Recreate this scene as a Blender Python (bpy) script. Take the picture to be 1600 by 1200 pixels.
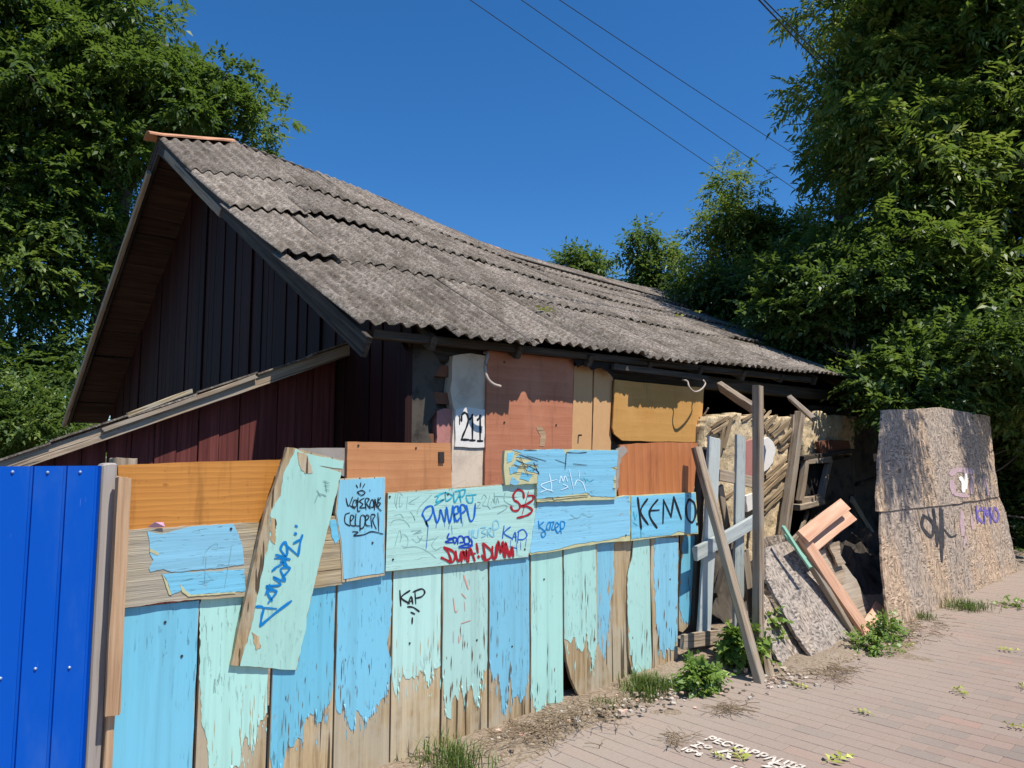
import bpy, bmesh, math, random
import numpy as np
from mathutils import Vector, Matrix, noise
R = math.radians
random.seed(7)
rng = np.random.default_rng(7)
for o in list(bpy.data.objects): bpy.data.objects.remove(o)
SC = bpy.context.scene; COL = SC.collection

# ------------------------------------------------------------------ camera, sky, sun, exposure
# World: X runs along the street front of the house, Y goes away from the street, Z is up.
CAMH = 1.6; FPX = 1150.0; PITCH = math.atan(0.1); HEAD = R(-42)
cam = bpy.data.objects.new('camera', bpy.data.cameras.new('camera')); COL.objects.link(cam)
cam.data.sensor_width = 36; cam.data.lens = 36*FPX/1600; cam.data.clip_start = .05; cam.data.clip_end = 2000
cam.location = (0, 0, CAMH); cam.rotation_euler = (R(90)+PITCH, 0, HEAD)
SC.camera = cam
SUNV = Vector((.12, -.52, 1.0)).normalized()
W = bpy.data.worlds.new('World'); SC.world = W; W.use_nodes = True
wn = W.node_tree; bgn = wn.nodes['Background']
sky = wn.nodes.new('ShaderNodeTexSky'); sky.sky_type = 'NISHITA'; sky.sun_disc = False
sky.sun_elevation = math.asin(SUNV.z); sky.sun_rotation = math.atan2(SUNV.x, SUNV.y)
sky.air_density = 1.0; sky.dust_density = 0.35; sky.ozone_density = 10.0; sky.altitude = 0
hsv = wn.nodes.new('ShaderNodeHueSaturation'); hsv.inputs['Saturation'].default_value = 1.18
wn.links.new(sky.outputs[0], hsv.inputs['Color']); wn.links.new(hsv.outputs[0], bgn.inputs[0]); bgn.inputs[1].default_value = 0.11
sun = bpy.data.objects.new('sun', bpy.data.lights.new('sun', 'SUN')); COL.objects.link(sun)
sun.data.energy = 4.6; sun.data.angle = R(.53); sun.data.color = (1, .955, .88)
sun.rotation_euler = SUNV.to_track_quat('Z', 'Y').to_euler(); sun.location = (0, -10, 20)
SC.view_settings.view_transform = 'Standard'; SC.view_settings.look = 'None'
SC.view_settings.exposure = 0.4; SC.view_settings.gamma = 1

# ------------------------------------------------------------------ reading the place off the photograph
CP, SP = math.cos(PITCH), math.sin(PITCH)
FW = Vector((math.sin(-HEAD), math.cos(HEAD), 0)); RT = Vector((math.cos(HEAD), math.sin(HEAD), 0))
C0 = Vector((0, 0, CAMH))
def ray(x, y):
    a = (x-800)/FPX; b = -(y-600)/FPX
    return RT*a + FW*(CP-b*SP) + Vector((0, 0, SP+b*CP))
def hitp(x, y, n, d):
    r = ray(x, y); n = Vector(n); return C0 + r*((d-C0.dot(n))/r.dot(n))
def PY(x, y, Y): return hitp(x, y, (0, 1, 0), Y)
def PX(x, y, X): return hitp(x, y, (1, 0, 0), X)
SLOPE = .03
def PG(x, y): return hitp(x, y, (-SLOPE, 0, 1), 0)
def PD(x, y, d): return C0 + ray(x, y)*d
def gz(X): return SLOPE*max(-15, min(40, X))
def proj(P):
    q = Vector(P)-C0; a = q.dot(FW); Yf = a*CP+q.z*SP; Zu = -a*SP+q.z*CP
    if Yf <= .05: return None
    return 800+FPX*q.dot(RT)/Yf, 600-FPX*Zu/Yf

# ------------------------------------------------------------------ scene helpers
def tag(o, label=None, cat=None, group=None, kind=None):
    if label: o['label'] = label
    if cat: o['category'] = cat
    if group: o['group'] = group
    if kind: o['kind'] = kind
    return o
def empty(name, loc, label, cat, group=None):
    o = bpy.data.objects.new(name, None); COL.objects.link(o); o.location = loc; o.empty_display_size = .1
    return tag(o, label, cat, group)
def link(name, me, mat=None, parent=None, mw=None, smooth=False):
    o = bpy.data.objects.new(name, me); COL.objects.link(o)
    if mat and not me.materials: me.materials.append(mat)
    if smooth: me.polygons.foreach_set('use_smooth', [True]*len(me.polygons))
    mw = mw or Matrix.Identity(4)
    if parent:
        o.parent = parent; o.matrix_local = wmat(parent).inverted() @ mw
    else: o.matrix_world = mw
    WM[o.name] = mw
    return o
WM = {}
def wmat(o):
    if o.name in WM: return WM[o.name]
    return Matrix.Translation(o.location)
class MB:
    def __init__(s): s.v = []; s.f = []; s.c = []
    def add(s, vs, fs, col=None):
        k = len(s.v); s.v += [tuple(p) for p in vs]; s.f += [tuple(i+k for i in f) for f in fs]
        if col is not None: s.c += [col]*len(fs)
    def box(s, c, sx, sy, sz, M=None, col=None):
        vs = [Vector((x*sx/2, y*sy/2, z*sz/2)) for x in (-1, 1) for y in (-1, 1) for z in (-1, 1)]
        vs = [((M @ p) if M else p)+Vector(c) for p in vs]
        s.add(vs, [(0,1,3,2),(4,6,7,5),(0,4,5,1),(2,3,7,6),(0,2,6,4),(1,5,7,3)], col)
    def tube(s, pts, rad, n=6, cap=True, col=None):
        pts = [Vector(p) for p in pts]; k0 = len(s.v); up = Vector((.3, .2, 1))
        for i, p in enumerate(pts):
            t = (pts[min(i+1, len(pts)-1)]-pts[max(i-1, 0)]).normalized()
            a = t.cross(up)
            if a.length < .05: a = t.cross(Vector((1, 0, 0)))
            a.normalize(); b = t.cross(a); r = rad[i] if hasattr(rad, '__len__') else rad
            for j in range(n):
                an = 2*math.pi*j/n; s.v.append(tuple(p+a*math.cos(an)*r+b*math.sin(an)*r))
        fs = []
        for i in range(len(pts)-1):
            for j in range(n):
                fs.append((k0+i*n+j, k0+i*n+(j+1) % n, k0+(i+1)*n+(j+1) % n, k0+(i+1)*n+j))
        if cap:
            fs.append(tuple(k0+j for j in range(n-1, -1, -1))); e = k0+(len(pts)-1)*n; fs.append(tuple(e+j for j in range(n)))
        s.f += fs
        if col is not None: s.c += [col]*len(fs)
    def mesh(s, name, org=None):
        me = bpy.data.meshes.new(name)
        v = s.v if org is None else [(p[0]-org[0], p[1]-org[1], p[2]-org[2]) for p in s.v]
        me.from_pydata(v, [], s.f)
        if s.c:
            a = me.attributes.new('rnd', 'FLOAT', 'FACE'); a.data.foreach_set('value', s.c)
        me.update(); return me
    def build(s, name, mat, parent=None, org=None, smooth=False):
        if org is None: org = s.v[0] if s.v else (0, 0, 0)
        return link(name, s.mesh(name, org), mat, parent, Matrix.Translation(org), smooth)
def recalc(me):
    bm = bmesh.new(); bm.from_mesh(me); bmesh.ops.recalc_face_normals(bm, faces=bm.faces); bm.to_mesh(me); bm.free()
def prism(name, pts, off, mat, parent=None, bevel=0, org=None):
    """closed solid: outline pts (world) extruded by vector off"""
    pts = [Vector(p) for p in pts]; off = Vector(off); org = Vector(org) if org else sum(pts, Vector())/len(pts)
    bm = bmesh.new()
    a = [bm.verts.new(p-org) for p in pts]; b = [bm.verts.new(p-org+off) for p in pts]
    n = len(pts)
    bm.faces.new(a); bm.faces.new(b[::-1])
    for i in range(n):
        j = (i+1) % n; bm.faces.new((a[j], a[i], b[i], b[j]))
    bmesh.ops.recalc_face_normals(bm, faces=bm.faces)
    if bevel:
        bmesh.ops.bevel(bm, geom=[e for e in bm.edges], offset=bevel, segments=1, affect='EDGES', clamp_overlap=True)
    bmesh.ops.triangulate(bm, faces=[f for f in bm.faces if len(f.verts) > 4])
    me = bpy.data.meshes.new(name); bm.to_mesh(me); bm.free()
    return link(name, me, mat, parent, Matrix.Translation(org))
def slab(name, px, Y, th, mat, parent=None, dy=0, rag=0, step=14, bevel=0):
    """board lying in the wall plane Y; outline given by photo points; th goes back from the street face"""
    if rag: px = ragged(px, rag, step)
    return prism(name, [PY(x, y, Y+dy) for x, y in px], (0, th, 0), mat, parent, bevel)
def ragged(px, amp, step=14):
    out = []
    for i, p in enumerate(px):
        q = px[(i+1) % len(px)]; L = math.hypot(q[0]-p[0], q[1]-p[1]); n = max(1, int(L/step))
        for k in range(n):
            t = k/n; j = amp if k else amp*.3
            out.append((p[0]+(q[0]-p[0])*t+random.uniform(-j, j), p[1]+(q[1]-p[1])*t+random.uniform(-j, j)))
    return out
def beam(name, p0, p1, w, t, mat, parent=None, side=(0, -1, 0), wear=.004, label=None):
    """sawn timber from p0 to p1; w = width across, t = thickness towards side. Local X runs along the grain"""
    p0 = Vector(p0); p1 = Vector(p1); X = (p1-p0); L = X.length; X.normalize()
    Zs = Vector(side); Yv = Zs.cross(X).normalized(); Zs = X.cross(Yv).normalized()
    M = Matrix((X, Yv, Zs)).transposed().to_4x4(); M.translation = (p0+p1)/2
    n = max(3, int(L/.14)); vs = []; fs = []
    c = min(w, t)*.1
    prof = [(-w/2+c, -t/2), (w/2-c, -t/2), (w/2, -t/2+c), (w/2, t/2-c), (w/2-c, t/2), (-w/2+c, t/2), (-w/2, t/2-c), (-w/2, -t/2+c)]
    bow = random.uniform(-1, 1)*wear*2
    for i in range(n+1):
        x = -L/2+L*i/n; s = math.sin(math.pi*i/n)*bow
        for (a, b) in prof: vs.append((x+(random.uniform(-1, 1)*wear*2 if i in (0, n) else 0), a+s+random.uniform(-1, 1)*wear*.5, b+random.uniform(-1, 1)*wear*.4))
    for i in range(n):
        for j in range(8): fs.append((i*8+j, i*8+(j+1) % 8, (i+1)*8+(j+1) % 8, (i+1)*8+j))
    fs.append(tuple(range(7, -1, -1))); fs.append(tuple(n*8+j for j in range(8)))
    me = bpy.data.meshes.new(name); me.from_pydata(vs, [], fs); recalc(me)
    o = link(name, me, mat, parent, M)
    if label: o['label'] = label
    return o
def crom(pts, n=6):
    if len(pts) < 3: return pts
    P = [pts[0]]+list(pts)+[pts[-1]]; out = []
    for i in range(1, len(P)-2):
        p0, p1, p2, p3 = P[i-1:i+3]
        for k in range(n):
            t = k/n
            out.append(tuple(.5*((2*b)+(-a+c)*t+(2*a-5*b+4*c-d)*t*t+(-a+3*b-3*c+d)*t**3) for a, b, c, d in zip(p0, p1, p2, p3)))
    out.append(pts[-1]); return out
def strokes(name, crop, lines, width, place, mat, parent, lift=(0, -.0018, 0), smooth=5):
    """paint-marker strokes: centre lines in photo coordinates (crop = origin and zoom), laid on the board's surface"""
    ox, oy, s = crop; m = MB(); lift = Vector(lift)
    for li, ln in enumerate(lines):
        w = width
        if ln and not isinstance(ln[0], tuple): w = ln[0]; ln = ln[1:]
        pts = crom(ln, smooth) if len(ln) > 2 else [ln[0], ((ln[0][0]+ln[1][0])/2, (ln[0][1]+ln[1][1])/2), ln[1]]
        d0 = None; vs = []; N = len(pts)
        lf = lift*(1+.12*(li % 5))
        for i, p in enumerate(pts):
            a = pts[max(0, i-1)]; b = pts[min(N-1, i+1)]; tx, ty = b[0]-a[0], b[1]-a[1]; L = math.hypot(tx, ty) or 1; tx /= L; ty /= L
            ww = w*.5*(1+.18*math.sin(i*.9+li))*(.65 if i in (0, N-1) else 1)
            ex = (-.4*w if i == 0 else .4*w if i == N-1 else 0)
            q = (p[0]+tx*ex, p[1]+ty*ex)
            for sg in (-1, 1): vs.append(place(ox+(q[0]-ty*ww*sg)/s, oy+(q[1]+tx*ww*sg)/s)+lf)
        m.add(vs, [(2*i, 2*i+1, 2*i+3, 2*i+2) for i in range(N-1)])
    return m.build(name, mat, parent)

# ------------------------------------------------------------------ materials
def srgb(r, g, b):
    f = lambda c: (c/255/12.92) if c/255 <= .04045 else ((c/255+.055)/1.055)**2.4
    return (f(r), f(g), f(b), 1)
class NT:
    def __init__(s, name):
        s.m = bpy.data.materials.new(name); s.m.use_nodes = True; s.t = s.m.node_tree; s.b = s.t.nodes['Principled BSDF']
        s.out = s.t.nodes['Material Output']
    def n(s, typ, ins={}, **kw):
        nd = s.t.nodes.new('ShaderNode'+typ)
        for k, v in kw.items(): setattr(nd, k, v)
        for k, v in ins.items(): s.set(nd.inputs[k], v)
        return nd
    def set(s, sock, v):
        if isinstance(v, bpy.types.NodeSocket): s.t.links.new(v, sock)
        elif isinstance(v, bpy.types.Node): s.t.links.new(v.outputs[0], sock)
        else: sock.default_value = v
    def math(s, op, a, b=0.0, clamp=False):
        nd = s.n('Math', operation=op, use_clamp=clamp); s.set(nd.inputs[0], a); s.set(nd.inputs[1], b); return nd.outputs[0]
    def mix(s, fac, a, b, mode='MIX'):
        nd = s.n('Mix', data_type='RGBA', blend_type=mode); s.set(nd.inputs[0], fac); s.set(nd.inputs[6], a); s.set(nd.inputs[7], b); return nd.outputs[2]
    def ramp(s, fac, stops, interp='LINEAR'):
        nd = s.n('ValToRGB'); s.set(nd.inputs[0], fac); cr = nd.color_ramp; cr.interpolation = interp
        while len(cr.elements) < len(stops): cr.elements.new(.5)
        for e, (p, c) in zip(cr.elements, stops): e.position = p; e.color = c if len(c) == 4 else (*c, 1)
        return nd.outputs[0]
    def step(s, v, lo, hi):
        nd = s.n('MapRange', interpolation_type='SMOOTHSTEP'); s.set(nd.inputs[0], v); nd.inputs[1].default_value = lo; nd.inputs[2].default_value = hi; return nd.outputs[0]
    def coord(s, scale, rand=True, world=False):
        if world: c = s.n('NewGeometry').outputs['Position']
        else:
            c = s.n('TexCoord').outputs['Object']
            if rand:
                r = s.n('ObjectInfo').outputs['Random']; k = s.n('VectorMath', operation='ADD'); s.set(k.inputs[0], c)
                cx = s.n('CombineXYZ', {0: s.math('MULTIPLY', r, 37.0), 1: s.math('MULTIPLY', r, 91.0), 2: s.math('MULTIPLY', r, 53.0)}); s.set(k.inputs[1], cx.outputs[0]); c = k.outputs[0]
        mp = s.n('Mapping'); s.set(mp.inputs[0], c); mp.inputs['Scale'].default_value = scale if hasattr(scale, '__len__') else (scale,)*3
        return mp.outputs[0]
    def noise(s, vec, scale=1, detail=5, rough=.6, dist=0):
        nd = s.n('TexNoise'); s.set(nd.inputs['Vector'], vec); nd.inputs['Scale'].default_value = scale; nd.inputs['Detail'].default_value = detail
        nd.inputs['Roughness'].default_value = rough; nd.inputs['Distortion'].default_value = dist; return nd.outputs[0]
    def bump(s, h, strength=.3, dist=.01, prev=None):
        nd = s.n('Bump'); nd.inputs['Strength'].default_value = strength; nd.inputs['Distance'].default_value = dist; s.set(nd.inputs['Height'], h)
        if prev is not None: s.set(nd.inputs['Normal'], prev)
        return nd.outputs[0]
    def done(s, col=None, rough=.8, nrm=None, spec=.3, metal=0):
        if col is not None: s.set(s.b.inputs['Base Color'], col)
        s.set(s.b.inputs['Roughness'], rough); s.b.inputs['Specular IOR Level'].default_value = spec; s.b.inputs['Metallic'].default_value = metal
        if nrm is not None: s.set(s.b.inputs['Normal'], nrm)
        return s.m
def gscale(axis, a, b): return {'X': (b, a, a), 'Y': (a, b, a), 'Z': (a, a, b)}[axis]
def wood(name, dark, mid, light, axis='Z', a=45, b=1.6, grey=None, rough=.8, cracks=.5, bump=.5, var=.25):
    t = NT(name); v = t.coord(gscale(axis, a, b)); n1 = t.noise(v, 1, 7, .65, .4)
    v2 = t.coord(gscale(axis, a*5, b*2)); n2 = t.noise(v2, 1, 3, .6)
    c = t.ramp(n1, [(.28, dark), (.5, mid), (.72, light)])
    c = t.mix(t.math('MULTIPLY', n2, .35), c, dark, 'MULTIPLY')
    blot = t.noise(t.coord(3.1), 1, 4, .6)
    if grey: c = t.mix(t.math('MULTIPLY', t.step(blot, .42, .62), .75), c, grey)
    cr = t.step(t.noise(t.coord(gscale(axis, a*.9, b*.55)), 1, 2, .5), .635, .67)
    c = t.mix(t.math('MULTIPLY', cr, cracks), c, (dark[0]*.25, dark[1]*.25, dark[2]*.25, 1))
    r = t.n('ObjectInfo').outputs['Random']
    hs = t.n('HueSaturation'); t.set(hs.inputs['Value'], t.math('ADD', t.math('MULTIPLY', r, var), 1-var/2)); t.set(hs.inputs['Color'], c)
    h = t.math('SUBTRACT', t.math('ADD', n1, t.math('MULTIPLY', n2, .4)), t.math('MULTIPLY', cr, .8))
    return t.done(hs.outputs[0], rough, t.bump(h, bump, .006), .25)
def paint(name, col, axis='Z', crack=.6, chips=.5, rough=.5, under=(.33, .24, .13, 1), dirt=.25):
    t = NT(name); base = t.noise(t.coord(2.2), 1, 5, .6)
    c = t.mix(t.math('MULTIPLY', t.step(base, .35, .7), dirt), col, (col[0]*.8+.05, col[1]*.86+.02, col[2]*.84, 1))
    st = t.noise(t.coord(gscale(axis, 26, .8)), 1, 4, .6)
    c = t.mix(t.math('MULTIPLY', t.step(st, .44, .72), dirt*1.3), c, (col[0]*.62+.03, col[1]*.66+.03, col[2]*.66+.02, 1))
    area = t.step(t.noise(t.coord(3.7), 1, 3, .5), .42, .62)
    slit = t.noise(t.coord(gscale(axis, 95, 13)), 1, 3, .55)
    k = t.math('MULTIPLY', t.step(slit, .615, .635), area)
    chip = t.noise(t.coord(gscale(axis, 42, 17)), 1, 6, .62, .5)
    k2 = t.step(t.math('ADD', chip, t.math('MULTIPLY', t.math('SUBTRACT', t.noise(t.coord(2.6), 1, 2, .5), .5), .45)), .725, .735)
    fine = t.step(t.noise(t.coord(160), 1, 2, .5), .74, .78)
    c = t.mix(t.math('MULTIPLY', k, crack), c, (.05, .055, .05, 1))
    c = t.mix(t.math('MULTIPLY', k2, chips), c, under)
    c = t.mix(t.math('MULTIPLY', fine, .35), c, (.12, .12, .1, 1))
    h = t.math('SUBTRACT', t.math('MULTIPLY', base, .5), t.math('ADD', k, k2))
    wav = t.noise(t.coord(gscale(axis, 30, 1.5)), 1, 3, .5)
    rr_ = t.n('ObjectInfo').outputs['Random']; hs = t.n('HueSaturation'); t.set(hs.inputs['Color'], c); t.set(hs.inputs['Value'], t.math('ADD', t.math('MULTIPLY', rr_, .16), .90)); t.set(hs.inputs['Saturation'], t.math('SUBTRACT', 1.06, t.math('MULTIPLY', t.math('FRACT', t.math('MULTIPLY', rr_, 7.3)), .2))); c = hs.outputs[0]
    return t.done(c, t.math('ADD', t.math('MULTIPLY', k2, .3), rough), t.bump(wav, .3, .012, t.bump(h, .45, .004)), .35)
def plain(name, col, rough=.6, var=.2, metal=0, spec=.3, scale=14):
    t = NT(name); n = t.noise(t.coord(scale), 1, 5, .65)
    c = t.mix(n, (col[0]*(1-var), col[1]*(1-var), col[2]*(1-var), 1), (min(1, col[0]*(1+var)), min(1, col[1]*(1+var)), min(1, col[2]*(1+var)), 1))
    return t.done(c, rough, t.bump(n, .2, .004), spec, metal)
def ink(name, col, worn=.15, rough=.55):
    t = NT(name); n = t.noise(t.coord(55, rand=False), 1, 5, .7)
    c = t.mix(t.math('MULTIPLY', t.step(n, .52, .62), worn), col, tuple(min(1, x*1.8+.08) for x in col[:3])+(1,))
    return t.done(c, rough, None, .3)
def osb(name, tint, grey, k=.5):
    t = NT(name)
    w = t.noise(t.coord(9), 1, 2, .5)
    va = t.n('TexVoronoi'); t.set(va.inputs['Vector'], t.coord((28, 28, 85))); va.inputs['Scale'].default_value = 1; va.inputs['Randomness'].default_value = 1
    vb = t.n('TexVoronoi'); t.set(vb.inputs['Vector'], t.coord((95, 60, 26))); vb.inputs['Scale'].default_value = 1
    va_s = t.n('SeparateColor'); t.set(va_s.inputs[0], va.outputs['Color']); vb_s = t.n('SeparateColor'); t.set(vb_s.inputs[0], vb.outputs['Color'])
    m = t.mix(t.step(w, .46, .54), va_s.outputs[0], vb_s.outputs[0])
    c = t.ramp(m, [(0, tuple(x*.3 for x in tint)), (.35, tuple(x*.8 for x in tint)), (.7, tint), (1, tuple(min(1, x*1.45) for x in tint))])
    g = t.step(t.noise(t.coord((1.6, 1.6, .8)), 1, 5, .65), .40, .60)
    gcol = t.ramp(m, [(0, tuple(x*.35 for x in grey)), (.5, grey), (1, tuple(x*1.4 for x in grey))])
    c = t.mix(t.math('MULTIPLY', g, k), c, gcol)
    pit = t.step(t.noise(t.coord(70), 1, 3, .6), .62, .72)
    c = t.mix(t.math('MULTIPLY', pit, .6), c, (.02, .016, .012, 1))
    nrm = t.bump(t.math('SUBTRACT', m, t.math('MULTIPLY', pit, .8)), .55, .006)
    return t.done(c, .9, nrm, .15)

M = {}
M['blue'] = paint('paint_blue', (.175, .50, .66, 1), dirt=.4); M['mint'] = paint('paint_mint', (.385, .655, .585, 1), crack=.5, dirt=.4)
M['blueh'] = paint('paint_blue_h', (.165, .49, .67, 1), 'X', .4, .5, dirt=.35); M['minth'] = paint('paint_mint_h', (.395, .665, .60, 1), 'X', .15, .15, dirt=.2)
M['mintd'] = paint('paint_mint_d', (.40, .67, .59, 1), 'Z', .15, .35, dirt=.25)
M['raw'] = wood('bare_wood', (.17, .105, .05, 1), (.52, .38, .21, 1), (.66, .54, .35, 1), 'Z', grey=(.50, .43, .31, 1), a=38, var=.3, bump=1.0, cracks=.85)
M['rawh'] = wood('bare_wood_h', (.17, .12, .07, 1), (.46, .36, .21, 1), (.60, .50, .32, 1), 'X', grey=(.36, .33, .27, 1), a=34, var=.2, bump=1.0)
M['sliver'] = plain('splinter_bare', (.42, .31, .17, 1), .85, .5, scale=60); M['sliverd'] = plain('splinter_dark', (.13, .095, .06, 1), .85, .5, scale=60)
M['curl'] = plain('peeled_edge', (.50, .48, .27, 1), .8, .35)
M['batten'] = wood('batten_wood', (.34, .20, .11, 1), (.52, .34, .20, 1), (.64, .46, .30, 1), 'X', a=40, var=.1)
M['oak'] = None
def veneer(name, dark, light, axis='X', ring=7, dist=9, gloss=.5, patch=None, grain=.5):
    t = NT(name); v = t.coord(gscale(axis, ring, ring*.22))
    wv = t.n('TexWave', wave_type='BANDS', bands_direction='Z' if axis == 'X' else 'X', wave_profile='SAW'); t.set(wv.inputs[0], v)
    wv.inputs['Scale'].default_value = 1.3; wv.inputs['Distortion'].default_value = dist; wv.inputs['Detail'].default_value = 3; wv.inputs['Detail Scale'].default_value = .9
    n = t.noise(t.coord(gscale(axis, 120, 5)), 1, 4, .6); n2 = t.noise(t.coord(2.5), 1, 5, .6)
    c = t.mix(t.math('MULTIPLY', wv.outputs[1] if False else wv.outputs['Fac'], grain), light, dark)
    c = t.mix(t.math('MULTIPLY', t.step(n, .45, .75), .4), c, dark)
    c = t.mix(t.math('MULTIPLY', t.step(n2, .5, .75), .45), c, patch or dark)
    st = t.noise(t.coord((13, 13, 1.4)), 1, 5, .65); c = t.mix(t.math('MULTIPLY', t.step(st, .55, .72), .4), c, (dark[0]*.45, dark[1]*.45, dark[2]*.5, 1))
    fd = t.noise(t.coord(1.7), 1, 4, .6); c = t.mix(t.math('MULTIPLY', t.step(fd, .5, .7), .35), c, (min(1, light[0]*1.15+.06), light[1]*1.2+.06, light[2]*1.2+.06, 1))
    sp = t.step(t.noise(t.coord(30), 1, 3, .7), .66, .72); c = t.mix(t.math('MULTIPLY', sp, .5), c, (.7*dark[0], .6*dark[1], .6*dark[2], 1))
    return t.done(c, gloss, t.bump(n, .15, .003), .35)
M['oak'] = veneer('oak_veneer', (.30, .115, .02, 1), (.57, .245, .05, 1), 'X', 9, 5, .45)
M['brownb'] = veneer('brown_veneer', (.33, .13, .045, 1), (.52, .24, .10, 1), 'X', 5, 3, .6, grain=.4)
M['redb'] = veneer('rust_veneer', (.24, .07, .022, 1), (.50, .18, .06, 1), 'Z', 3, 4, .5, (.30, .09, .03, 1), .35)
M['ply'] = veneer('red_plywood', (.32, .105, .05, 1), (.50, .19, .10, 1), 'X', 2.5, 6, .7, (.56, .25, .14, 1), .3)
M['orange'] = veneer('orange_plywood', (.40, .19, .04, 1), (.56, .29, .08, 1), 'X', 2, 5, .7, (.46, .19, .035, 1), .25)
M['tan'] = plain('tan_board', (.60, .34, .155, 1), .65, .1)
M['slate'] = None
def slate():
    t = NT('fibre_cement')
    n = t.noise(t.coord(2.6), 1, 6, .7); n2 = t.noise(t.coord(34), 1, 7, .8); n3 = t.noise(t.coord((9, 1.3, 1.3)), 1, 5, .65); n4 = t.noise(t.coord(11), 1, 5, .7)
    c = t.ramp(n2, [(.34, (.034, .027, .021, 1)), (.45, (.122, .10, .08, 1)), (.56, (.21, .178, .147, 1)), (.70, (.42, .365, .31, 1))])
    c = t.mix(t.math('MULTIPLY', t.step(n, .44, .62), .72), c, (.088, .07, .054, 1))
    c = t.mix(t.math('MULTIPLY', t.step(n3, .52, .70), .6), c, (.06, .052, .043, 1))
    c = t.mix(t.math('MULTIPLY', t.step(n4, .56, .68), .6), c, (.31, .265, .22, 1))
    li = t.step(t.noise(t.coord(75), 1, 4, .7), .62, .67); c = t.mix(t.math('MULTIPLY', li, .75), c, (.58, .54, .49, 1))
    mo = t.math('MULTIPLY', t.step(t.noise(t.coord(20), 1, 5, .75), .56, .63), t.step(n, .48, .58)); c = t.mix(t.math('MULTIPLY', mo, .75), c, (.04, .036, .022, 1))
    r = t.n('ObjectInfo').outputs['Random']; hs = t.n('HueSaturation'); t.set(hs.inputs['Color'], c); t.set(hs.inputs['Value'], t.math('ADD', t.math('MULTIPLY', r, .5), 1.02))
    return t.done(hs.outputs[0], .95, t.bump(n2, .8, .008, t.bump(li, .3, .003)), .08)
M['slate'] = slate()
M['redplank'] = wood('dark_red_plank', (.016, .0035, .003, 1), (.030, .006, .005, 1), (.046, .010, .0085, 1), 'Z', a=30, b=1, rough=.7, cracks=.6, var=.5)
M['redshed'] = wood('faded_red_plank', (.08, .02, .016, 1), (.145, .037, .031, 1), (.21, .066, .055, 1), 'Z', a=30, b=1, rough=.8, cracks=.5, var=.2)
M['soffit'] = wood('soffit_wood', (.025, .013, .008, 1), (.06, .03, .019, 1), (.10, .056, .035, 1), 'X', a=30, cracks=.5, var=.5)
M['darkwood'] = wood('old_dark_wood', (.03, .024, .019, 1), (.075, .06, .047, 1), (.14, .115, .09, 1), 'X', a=35, var=.4, bump=.8)
M['grey'] = wood('grey_weathered_wood', (.15, .105, .07, 1), (.38, .29, .20, 1), (.54, .43, .315, 1), 'X', a=40, grey=(.33, .28, .22, 1), var=.3, bump=.9)
M['pickb'] = paint('pale_blue_picket_paint', (.44, .47, .45, 1), 'X', .6, .7, .7, (.27, .21, .15, 1), .6)
M['pinkterra'] = wood('salmon_board', (.50, .27, .165, 1), (.64, .38, .245, 1), (.74, .49, .35, 1), 'X', a=20, var=.1, cracks=.25, bump=.25)
M['terra'] = plain('terracotta', (.55, .27, .15, 1), .7, .2)
M['plaster'] = None
def plaster(name, col, stain, k=.5):
    t = NT(name); n = t.noise(t.coord(5), 1, 6, .65); n2 = t.noise(t.coord(60), 1, 4, .6)
    c = t.mix(t.math('MULTIPLY', t.step(n, .45, .7), k), col, stain)
    v = t.n('TexVoronoi', feature='DISTANCE_TO_EDGE'); t.set(v.inputs['Vector'], t.coord((4, 4, 3))); v.inputs['Scale'].default_value = 1
    cr = t.math('SUBTRACT', 1.0, t.step(v.outputs[0], .002, .006)); c = t.mix(t.math('MULTIPLY', cr, .35*k), c, tuple(x*.25 for x in stain[:3])+(1,))
    return t.done(c, .9, t.bump(n2, .2, .003, t.bump(n, .3, .01)), .15)
M['plaster'] = plaster('cream_plaster', (.70, .57, .43, 1), (.47, .37, .28, 1), .7)
M['white'] = plaster('whitewash', (.80, .75, .68, 1), (.66, .58, .50, 1), .35)
M['pink'] = plaster('pink_plaster', (.46, .20, .17, 1), (.36, .15, .12, 1), .6)
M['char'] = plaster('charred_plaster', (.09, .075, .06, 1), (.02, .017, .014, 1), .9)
M['brick'] = plaster('old_brick', (.20, .085, .05, 1), (.09, .05, .035, 1), .7)
def clay():
    t = NT('straw_clay'); n = t.noise(t.coord(11, False), 1, 7, .7); n2 = t.noise(t.coord((60, 60, 25), False), 1, 5, .7); b = t.noise(t.coord(2.2, False), 1, 3, .5)
    c = t.ramp(n2, [(.3, (.28, .18, .085, 1)), (.44, (.60, .445, .255, 1)), (.68, (.78, .64, .43, 1))])
    c = t.mix(t.math('MULTIPLY', t.step(n, .55, .72), .5), c, (.28, .175, .085, 1)); c = t.mix(t.math('MULTIPLY', t.step(b, .5, .7), .35), c, (.46, .38, .27, 1))
    return t.done(c, .95, t.bump(n2, .9, .012, t.bump(n, .7, .03)), .1)
M['clay'] = clay()
M['lath'] = wood('lath_wood', (.15, .095, .05, 1), (.38, .27, .155, 1), (.54, .42, .27, 1), 'X', a=40, var=.7, bump=.8)
M['osb'] = osb('weathered_chipboard', (.47, .335, .225, 1), (.31, .265, .225, 1), .65)
M['osbg'] = osb('grey_chipboard', (.36, .28, .21, 1), (.30, .255, .215, 1), .85)
M['void'] = plain('void_black', (.02, .017, .014, 1), .95, .4)  # near-black colour that paints the inside dark, also colours the felt scrap
M['metal'] = None
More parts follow.
